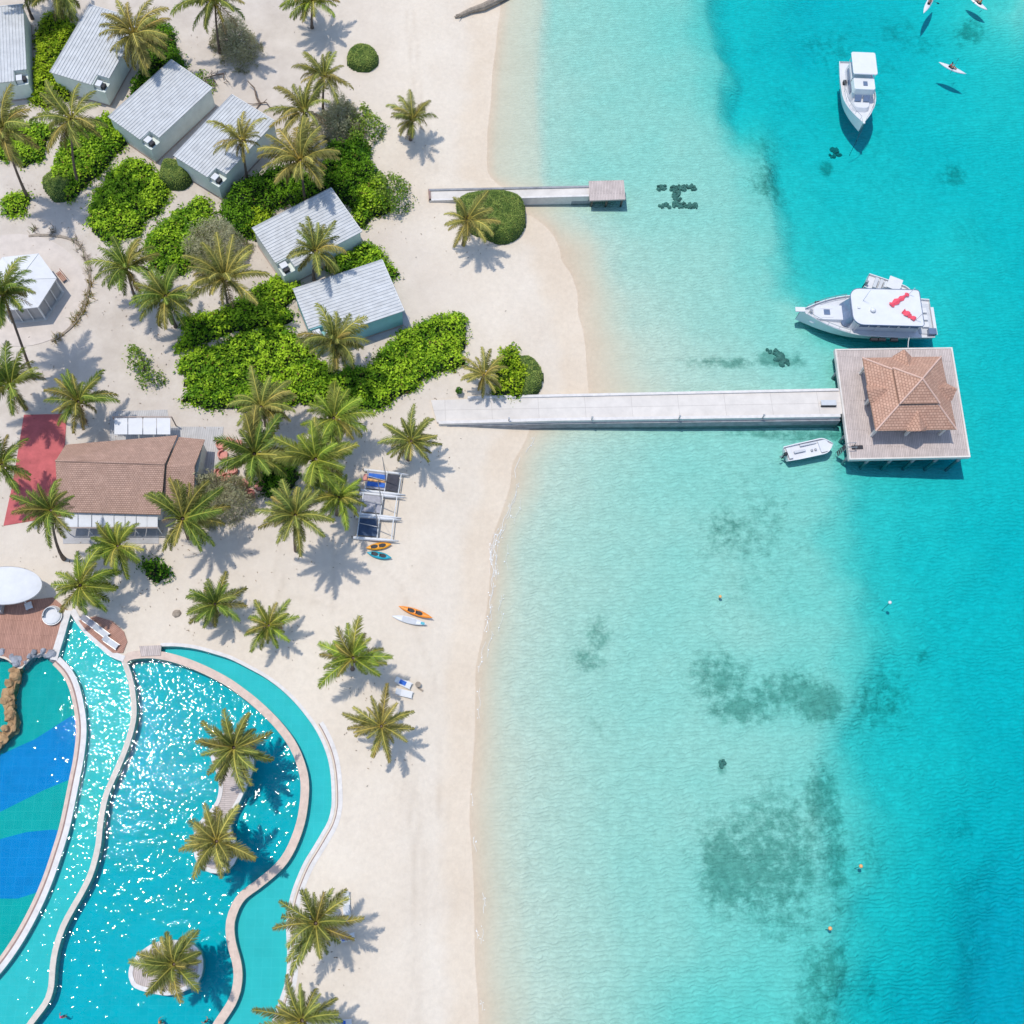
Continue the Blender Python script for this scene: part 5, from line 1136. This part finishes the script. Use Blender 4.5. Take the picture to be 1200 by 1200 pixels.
def yacht():
    st, bw = at_z(1001, 74, 1.0), at_z(1011, 144, 1.6); d = bw - st; d.z = 0; L = d.length + .2
    t = thing('motor_yacht', 'white motor yacht anchored alone on deep water near the top', 'boat', (st.x, st.y, 0), math.atan2(d.y, d.x))
    hull(t, L, 4.9, 1.25, .6, sheer=.65, full=.52, bul=.3)
    cb = rrect(L * .12, L * .66, -1.55, 1.55, .25, rf=.6); MB().prism(cb, .9, 2.75, top=shrink(cb, .93, -.15)).build('cabin', 'white_plastic', t)
    for s in (-1, 1): MB().box((L * .38, s * 1.56, 2.1), (L * .36, .08, .6)).build('window', 'blue_glass', t)
    fw = rrect(L * .60, L * .82, -1.3, 1.3, .2, rf=.8); MB().prism(fw, 1.0, 1.95, top=shrink(fw, .84, -.3)).build('foredeck_cabin', 'white_plastic', t)
    for y in (-.62, .62): MB().box((L * .66, y, 2.35), (.85, .95, .06), mtx=Matrix.Rotation(.62, 4, 'Y')).build('windscreen', 'blue_glass', t)
    top = rrect(L * .09, L * .44, -1.75, 1.75, .3, rf=.3); r = MB().prism(top, 4.15, 4.3, top=shrink(top, .97)).build('hardtop', 'white_paint', t, bevel=.05)
    fr = rrect(L * .44, L * .63, -1.6, 1.6, .2, rf=.35); MB().prism(fr, 2.75, 3.55, top=shrink(fr, .92, -.1)).build('flybridge', 'white_paint', t, bevel=.05)
    MB().box((L * .53, .1, 3.6), (.75, .6, .1)).build('hatch', 'blue_glass', t, bevel=.02)
    for x in (.13, .42):
        for y in (-1.5, 1.5): MB().tube([(L * x, y, 2.6), (L * x, y, 4.2)], .06, 6).build('top_post', 'white_paint', t)
    MB().prism(rrect(-.6, .4, -1.7, 1.7, .2), .35, .5).build('swim_platform', 'grey_deck', t)
    m = MB()
    for s in (-1, 1):
        ln = [(L * u, s * (2.1 if u < .55 else 2.1 * (1 - ((u - .5) / .5) ** 2.0)), 1.9 + .65 * u ** 2.2) for u in (.35, .5, .62, .74, .86, .95)]
        m.tube(ln, .03, 5)
        for p in ln: m.tube([p, (p[0], p[1], p[2] - .6)], .025, 5)
    m.build('bow_rail', 'grey_metal', t)
    MB().box((L * .34, -1.85, 1.3), (.5, .4, .5)).build('dive_gear', 'dark', t)
    MB().box((L - .2, 0, 1.98), (.9, .3, .12)).build('anchor_roller', 'white_paint', t)
    a = t.matrix_basis @ Vector((L + .2, 0, 1.8)) if False else Matrix.Translation(t.location) @ Matrix.Rotation(t.rotation_euler.z, 4, 'Z') @ Vector((L + .1, .1, 1.8))
    tag(MB().tube([a, a + Vector((-.4, -1.0, -1.2)), a + Vector((-1.0, -2.4, -4.0))], .035, 5).build('anchor_rope', 'dark'), 'thin anchor rope at the bow of the motor yacht', 'rope')
yacht()
def skiff():
    st, bw = at_z(921, 532, .6), at_z(976, 520, .8); d = bw - st; d.z = 0; L = d.length
    t = thing('skiff', 'open white skiff with an outboard floating below the platform', 'boat', (st.x, st.y, 0), math.atan2(d.y, d.x))
    hull(t, L, 2.2, .65, .35, sheer=.3, full=.78, bul=.35)
    for x, y, l, w in ((.30, 0, 1.5, .3), (.52, .72, 2.2, .25)): MB().box((L * x, y, .55), (l, w, .22)).build('seat', 'grey_deck', t, bevel=.03)
    MB().box((L * .08, 0, .55), (.5, 1.5, .35)).build('stern_seat', 'white_plastic', t, bevel=.04); MB().prism(rrect(L * .72, L * .92, -.8, .8, .1, rf=.5), .4, .75).build('foredeck', 'white_plastic', t)
    for x, y in ((.55, -.2), (.63, -.2)): MB().box((L * x, y, .5), (.22, .28, .3)).build('battery_box', 'grey_metal', t, bevel=.02)
    outboard(t, -.15, -.1, .55, 'dark')
    MB().tube([(-.5, -.2, .7), (-.95, -.3, .75)], [.05, .1], 8).build('tiller', 'grey_metal', t)
skiff()

# ------------------------------------------------------------------ people: one skinned body each
def body(name, parent, joints, bones, m, loc=(0, 0, 0)):
    bm = bmesh.new(); sk = bm.verts.layers.skin.verify(); V = []
    for i, (p, r) in enumerate(joints): v = bm.verts.new(p); v[sk].radius = (r, r); v[sk].use_root = (i == 0); V.append(v)
    for a, b in bones: bm.edges.new((V[a], V[b]))
    me = bpy.data.meshes.new(name); bm.to_mesh(me); bm.free(); me.materials.append(M[m]); o = bpy.data.objects.new(name, me); COL.objects.link(o); o.parent = parent; o.location = loc
    o.modifiers.new('skin', 'SKIN').use_smooth_shade = True; s = o.modifiers.new('smooth', 'SUBSURF'); s.levels = s.render_levels = 1
    return o
def sitter(label, loc, rz, shirt):
    t = thing('person', label, 'person', loc, rz)
    J = [((0, 0, .12), .15), ((-.04, 0, .36), .14), ((-.05, 0, .54), .13), ((-.03, 0, .66), .06), ((-.01, 0, .76), .095), ((0, 0, .86), .09), ((-.03, .2, .55), .06), ((.12, .27, .36), .045), ((.34, .22, .40), .038), ((.42, .2, .42), .035), ((-.03, -.2, .55), .06), ((.12, -.27, .36), .045), ((.34, -.22, .44), .038), ((.42, -.2, .46), .035), ((.08, .12, .10), .09), ((.50, .14, .26), .065), ((.88, .12, .06), .05), ((.98, .12, .12), .04), ((.08, -.12, .10), .09), ((.50, -.14, .26), .065), ((.88, -.12, .06), .05), ((.98, -.12, .12), .04)]
    Bn = [(0, 1), (1, 2), (2, 3), (3, 4), (4, 5), (2, 6), (6, 7), (7, 8), (8, 9), (2, 10), (10, 11), (11, 12), (12, 13), (0, 14), (14, 15), (15, 16), (16, 17), (0, 18), (18, 19), (19, 20), (20, 21)]
    body('body', t, J, Bn, 'skin'); MB().ball((-.03, 0, .86), (.105, .10, .09), 10, 6).build('hair', 'hair', t, smooth=True)
    body('shirt', t, [((-.02, 0, .20), .165), ((-.04, 0, .36), .158), ((-.05, 0, .55), .15), ((-.03, .19, .56), .08), ((.05, .25, .46), .062), ((-.03, -.19, .56), .08), ((.05, -.25, .46), .062)], [(0, 1), (1, 2), (2, 3), (3, 4), (2, 5), (5, 6)], shirt)
    p = MB().tube([(.44, -1.05, .30), (.42, 1.05, .58)], .018, 6); p.box((.44, -1.2, .28), (.05, .4, .16)); p.box((.42, 1.2, .6), (.05, .4, .16)); p.build('paddle', 'dark', t)
def swimmer(label, px, py, rz, suit):
    p = at_z(px, py, GZ); t = thing('person', label, 'person', (p.x, p.y, .10), rz)
    J = [((0, 0, .92), .15), ((0, 0, 1.15), .135), ((.01, 0, 1.38), .14), ((.02, 0, 1.50), .06), ((.03, 0, 1.60), .095), ((.03, 0, 1.69), .085), ((0, .2, 1.38), .06), ((.14, .36, 1.20), .045), ((.36, .34, 1.18), .038), ((0, -.2, 1.38), .06), ((.14, -.36, 1.20), .045), ((.36, -.30, 1.16), .038), ((0, .1, .86), .09), ((.04, .12, .48), .065), ((0, .13, .08), .048), ((.13, .14, .04), .035), ((0, -.1, .86), .09), ((.02, -.12, .48), .065), ((-.04, -.13, .08), .048), ((.09, -.14, .04), .035)]
    Bn = [(0, 1), (1, 2), (2, 3), (3, 4), (4, 5), (2, 6), (6, 7), (7, 8), (2, 9), (9, 10), (10, 11), (0, 12), (12, 13), (13, 14), (14, 15), (0, 16), (16, 17), (17, 18), (18, 19)]
    body('body', t, J, Bn, 'skin'); MB().ball((.015, 0, 1.67), (.115, .105, .10), 10, 6).build('swim_cap' if suit == 'pink' else 'hair', 'hair' if suit == 'mesh_navy' else suit, t, smooth=True)
    body('swimsuit', t, [((0, 0, .84), .15), ((0, 0, .95), .165), ((0, 0, 1.15), .15), ((.01, 0, 1.33), .152)], [(0, 1), (1, 2), (2, 3)], suit)
swimmer('person in a pink swim cap standing in the large pool, near the channel coping', 72, 1192, 1.2, 'pink')
swimmer('person in orange standing in the pool at the bottom edge below the egg shaped island', 187, 1198, .6, 'orange')
swimmer('person with dark hair standing in the pool at the bottom edge by the pinkish coping', 241, 1197, 2.4, 'mesh_navy')

# ------------------------------------------------------------------ kayaks and boards
def kayak(label, a, b, z, m, seats=2, w=.82, floating=False, cat='kayak', name='kayak', pad=None):
    p, q = (at_z(*a, .15), at_z(*b, .15)) if floating else (at(*a), at(*b)); d = q - p; L = max((d.xy).length, 2.2); c = (p + q) / 2
    t = thing(name, label, cat, (c.x, c.y, (-.08 if floating else max(gz(p.x, p.y), gz(q.x, q.y), gz(c.x, c.y)) + .03)), math.atan2(d.y, d.x), None)
    secs = []; n = 14; H_ = .34 if seats else .14
    for i in range(n + 1):
        u = -1 + 2 * i / n; k = max(.02, (1 - abs(u) ** 2.3)); hw = w / 2 * k; x = u * L / 2; up = .10 * abs(u) ** 3 * (1 if seats else .6)
        secs.append([(x, hw * math.cos(th), H_ * .5 + up + H_ * .5 * math.sin(th) * (k ** .4)) for th in [2 * math.pi * j / 10 for j in range(11)]])
    mb = MB(); loft(mb, secs, True); mb.build('hull', m, t, smooth=True)
    for s in range(seats):
        x = (-.55 + 1.0 * s) if seats > 1 else -.2
        sw = MB().prism([(x + .36 * math.cos(k * .5236) * 1.25, .24 * math.sin(k * .5236)) for k in range(12)], H_ - .02, H_ + .035).build('seat_well', 'dark', t)
        MB().box((x - .38, 0, H_ + .12), (.06, .40, .2)).build('backrest', 'dark', sw)
    if pad: MB().prism(rrect(-.2 * L, .2 * L, -w * .34, w * .34, .12), H_ - .005, H_ + .015).build('deck_pad', 'grey_deck', t); MB().prism(rrect(.33 * L, .44 * L, -w * .18, w * .18, .06), H_ - .02, H_ + .022).build('nose_patch', pad, t)
    return t, (c, math.atan2(d.y, d.x))
kayak('orange two seat kayak lying on the open beach', (467, 711), (507, 726), 0, 'orange')
kayak('white paddle board lying beside the orange kayak', (459, 722), (500, 733), 0, 'white_plastic', 0, .85, cat='paddle board', name='paddle_board', pad='teal')
kayak('yellow orange kayak beside the lowest catamaran', (429, 643), (459, 639), 0, 'yellow_orange', 2, .92)
kayak('turquoise kayak beside the yellow orange one', (430, 648), (459, 655), 0, 'teal', 2, .9)
for lab, plab, a, b, m in (('white kayak paddled on deep water right of the motor yacht', 'person in red paddling the white kayak beside the motor yacht', (1100, 73), (1132, 87), 'red_cloth'), ('white kayak at the top edge, steeply angled', 'person in pink sitting in the steeply angled kayak at the top edge', (1082, 16), (1096, -10), 'coral'), ('white kayak at the top edge nearest to the photo corner', 'person in orange sitting in the kayak nearest to the corner', (1157, 12), (1134, -6), 'orange')):
    t, (c, a_) = kayak(lab, a, b, 0, 'white_plastic', 1, .85, True); sitter(plab, (c.x - .35 * math.cos(a_), c.y - .35 * math.sin(a_), .22), a_, m)

# ------------------------------------------------------------------ beach catamarans
def catamaran(label, px, py, ang, tramp, sail, mastx=-6):
    p = at(px, py); t = thing('catamaran', label, 'catamaran', p, ang, 'beach catamarans pulled up on the sand'); L = 5.6; W = 2.75
    for s in (-1, 1):
        secs = []
        for i in range(13):
            u = i / 12; k = (1 - .2 * (1 - u)) * (1 if u < .5 else max(.06, 1 - ((u - .5) / .5) ** 2.2)); x = -L / 2 + L * u
            secs.append([(x, s * W / 2 + .24 * k * math.cos(th), .34 + .12 * u + .30 * math.sin(th)) for th in [2 * math.pi * j / 8 for j in range(9)]])
        h = MB(); loft(h, secs); h.build('hull', 'white_plastic', t, smooth=True)
        MB().box((-L / 2 - .12, s * W / 2, .45), (.10, .05, .9)).build('rudder', 'dark', t)
    for x in (-2.3, .15, 1.9): MB().tube([(x, -W / 2, .68), (x, W / 2, .68)], .07, 8).build('crossbeam', 'white_paint', t)
    MB().box((-1.08, 0, .70), (2.3, W - .55, .04)).build('trampoline', tramp, t)
    m = MB().tube([(.15, 0, .7), (.15, .15, 3.5), (-.1, .45, 7.4)], [.06, .06, .04], 6); m.tube([(.15, 0, 1.1), (-2.3, .3, 1.2)], .05, 6); m.build('mast', 'grey_metal', t)
    for y in (-1.3, 1.3): MB().tube([(.3, y, .7), (-.05, .40, 6.0)], .014, 4).build('shroud', 'grey_metal', t)
    if sail:
        for y in (-.56, .56): MB().box((-1.0, y, .82), (2.2, .58, .16)).build('blue_cushion', 'blue_cloth', t, bevel=.05)
        MB().box((-1.0, 0, .80), (2.25, .34, .12)).build('orange_strap', 'orange_cloth', t, bevel=.04); MB().box((.98, 0, .72), (1.5, W - .6, .05)).build('front_net', 'mesh_black', t)
        MB().box((-2.45, .2, .85), (.5, .9, .22)).build('sail_bag', 'coral', t, bevel=.08)
    return t
catamaran('catamaran with blue and orange cushions, top of the row on the sand', 451, 567, -.13, 'mesh_grey', True)
catamaran('catamaran with a pale grey trampoline, middle of the row', 446, 594, -.12, 'mesh_grey', False)
catamaran('catamaran with a dark navy trampoline, next to the yellow orange kayak', 442, 621, -.09, 'mesh_navy', False)

# ------------------------------------------------------------------ loungers, chairs
def lounger(label, px, py, ang, m='white_plastic', cloth='white_canvas', up=0.0, towel=None):
    p = at(px, py, up); t = thing('sun_lounger', label, 'sun lounger', p, ang)
    MB().box((.25, 0, .30), (1.35, .68, .08)).build('seat', cloth, t, bevel=.03)
    MB().box((-.72, 0, .50), (.75, .68, .08), mtx=Matrix.Rotation(.6, 4, 'Y')).build('backrest', cloth, t, bevel=.03)
    m_ = MB()
    for y in (-.36, .36): m_.box((.05, y, .27), (1.9, .06, .09))
    m_.build('frame', m, t)
    for x in (-.6, .85):
        for y in (-.33, .33): MB().box((x, y, .12), (.07, .07, .26)).build('leg', m, t)
    if towel: MB().box((-.15, 0, .37), (.9, .5, .06)).build('towel', towel, t, bevel=.02)
lounger('white sun lounger with a blue towel in the shade of the dense palm', 473, 801, -.42, towel='blue_cloth')
lounger('white sun lounger below the one with the blue towel', 474, 813, -.22)
lounger('white sun lounger lying in the shade of the wide pool edge palm', 407, 1072, -1.45)
lounger('white sun lounger at the beach end of the palm shade, over the blue towels', 406, 1056, -1.5)
lounger('sun lounger with dark blue towels under the wide palm', 406, 1099, .2, towel='blue_cloth')
lounger('sun lounger with a blue towel at the bottom edge of the photo', 402, 1199, .05, towel='blue_cloth')
lounger('grey sun lounger on the half round platform nearest to the channel tip', 120, 741, -.62, 'grey_metal', 'grey_deck', .15)
lounger('grey sun lounger on the half round platform nearest to the plank bridge', 131, 754, -.58, 'grey_metal', 'grey_deck', .15)
lounger('grey sun lounger on the half round platform half under palm leaves', 106, 730, -.6, 'grey_metal', 'mesh_grey', .15)
def small_table(label, px, py):
    p = at(px, py); t = thing('side_table', label, 'table', p, -.6); MB().tube([(0, 0, .42), (0, 0, .48)], .34, 14).build('tabletop', 'driftwood', t); MB().tube([(0, 0, 0), (0, 0, .42)], [.2, .07], 8).build('leg', 'driftwood', t); MB().box((.5, -.25, .05), (.7, .2, .1)).build('sandal_tray', 'driftwood', t)
small_table('small round wooden table at the foot of the two white loungers', 490, 803)
def coral_chair(label, px, py, ang):
    p = at(px, py); t = thing('lounge_chair', label, 'chair', p, ang, 'coral lounge chairs under the palms')
    MB().prism(rrect(-.55, .55, -.55, .55, .2), .12, .45).build('seat', 'coral', t, bevel=.05)
    a = [(.58 * math.cos(R(k)), .58 * math.sin(R(k))) for k in range(90, 275, 15)]; MB().ribbon(a, .16, .10, .82).build('backrest', 'coral', t)
    for x in (-.4, .4):
        for y in (-.4, .4): MB().box((x, y, .06), (.08, .08, .14)).build('leg', 'dark', t)
for i, (x, y, a, l) in enumerate([(260,523,.3,'coral chair farthest up the group, beside the plaza'), (269,519,1.2,'coral chair beside the uppermost one'), (279,522,2.4,'coral chair half hidden by the dark wide palm'), (258,556,.2,'coral chair next to the hazy bush and plaza edge'), (266,562,-.6,'coral chair in the middle of the lower group'), (273,552,2.0,'coral chair between the two groups, close to the palm'), (266,571,-1.5,'coral chair below the middle of the lower group'), (286,568,.8,'coral chair under the palm leaf tips'), (294,581,-1.4,'lowest coral chair, alone on open sand'), (305,570,2.6,'coral chair in the deepest palm shade'), (262,535,.0,'coral chair between the uppermost chairs and the lower group')]): coral_chair(l, x, y, a)

# ------------------------------------------------------------------ reef letter, reef rocks, buoys, foam
def reef():
    p = at(793, 231); t = thing('coral_planting', 'dark coral planted in the shape of a broad letter I on the lagoon floor', 'coral planting', p)
    rr = random.Random(5)
    def bar(name, x0, x1, y0, y1, n, gap=None):
        m = MB()
        for k in range(n):
            x, y = rr.uniform(x0, x1), rr.uniform(y0, y1)
            if gap and gap[0] < x < gap[1]: continue
            q = at(x, y) - p; m.ball((q.x, q.y, .08), (rr.uniform(.14, .32), rr.uniform(.14, .32), rr.uniform(.10, .25)), 7, 5, .6)
        m.build(name, 'reef', t)
    bar('upper_bar', 770, 814, 218, 223, 62, (780, 786)); bar('stem', 789, 797, 219, 240, 62); bar('lower_bar', 773, 817, 238.5, 243.5, 62, (785, 789))
reef()
def reef_rock(label, spots):
    p = at(*spots[0][:2]); t = thing('reef_rock', label, 'rock', p, 0, 'dark reef rocks in the lagoon'); m = MB(); rr = random.Random(len(label))
    for x, y, s in spots:
        q = at(x, y) - p
        for k in range(5): m.ball((q.x + rr.uniform(-s, s) * .6, q.y + rr.uniform(-s, s) * .6, q.z + .08), (s * rr.uniform(.3, .6), s * rr.uniform(.3, .6), s * .3), 8, 5, .5)
    m.build('rock', 'reef', t)
reef_rock('dark reef rock between the tour boat bow and the pier', [(908,414,.7),(913,420,1.0),(919,423,.9),(924,425,.6),(901,412,.5)])
reef_rock('dark rock below the motor yacht bow', [(978,179,.9),(975,183,.6)])
reef_rock('small lone dark reef rock below the big seagrass patches', [(846,895,.55)])
def buoy(label, x, y, m, r=.22):
    p = at_z(x, y, .15); t = thing('buoy', label, 'buoy', (p.x, p.y, 0)); MB().ball((0, 0, .12), r, 12, 8).build('float', m, t, smooth=True); MB().tube([(0, 0, .1), (.05, -.1, -1.0), (.1, -.3, -3.4)], .03, 5).build('line', 'dark', t)
buoy('small white buoy alone on the deep water', 1043, 706, 'white_plastic'); buoy('pale orange buoy beside the lower seagrass edge', 1009, 1015, 'orange_cloth'); buoy('orange buoy over the lowest seagrass patch', 973, 1088, 'orange_cloth'); buoy('tiny yellow buoy above the middle seagrass patch', 844, 699, 'orange_cloth', .2)
def foam():
    rr = random.Random(11); mb = MB()
    def edge(y):
        lo, hi = 500., 720.
        for _ in range(18):
            mid = (lo + hi) / 2; q = at_z(mid, y, 0)
            if gz(q.x, q.y) > -.02: lo = mid
            else: hi = mid
        return at_z(lo, y, 0)
    ys = list(range(500, 1220, 6)); E_ = [edge(y) for y in ys]
    for k in range(40):
        i = rr.randint(0, len(ys) - 8) if rr.random() < .3 else rr.randint(11, 42); n = rr.randint(2, 6); off = abs(rr.gauss(0, .7)) - .15; ph = rr.uniform(0, 6); L = []
        for j in range(n * 4 + 1):
            u = i + j / 4; a = int(u); p = E_[a].lerp(E_[a + 1], u - a); L.append((p.x + off + .12 * math.sin(u * 1.7 + ph) + rr.uniform(-.03, .03), p.y))
        if len(L) > 2: mb.ribbon(L, rr.uniform(.015, .04), .004, .022)
        for _ in range(3):
            p = L[rr.randrange(len(L))]; mb.ball((p[0] + rr.uniform(-.3, .3), p[1] + rr.uniform(-.3, .3), .01), (rr.uniform(.03, .09), rr.uniform(.03, .09), .015), 6, 4)
    tag(mb.build('shore_foam', 'foam_white'), 'thin broken line of white foam along the water edge', 'foam', kind='stuff')
foam()
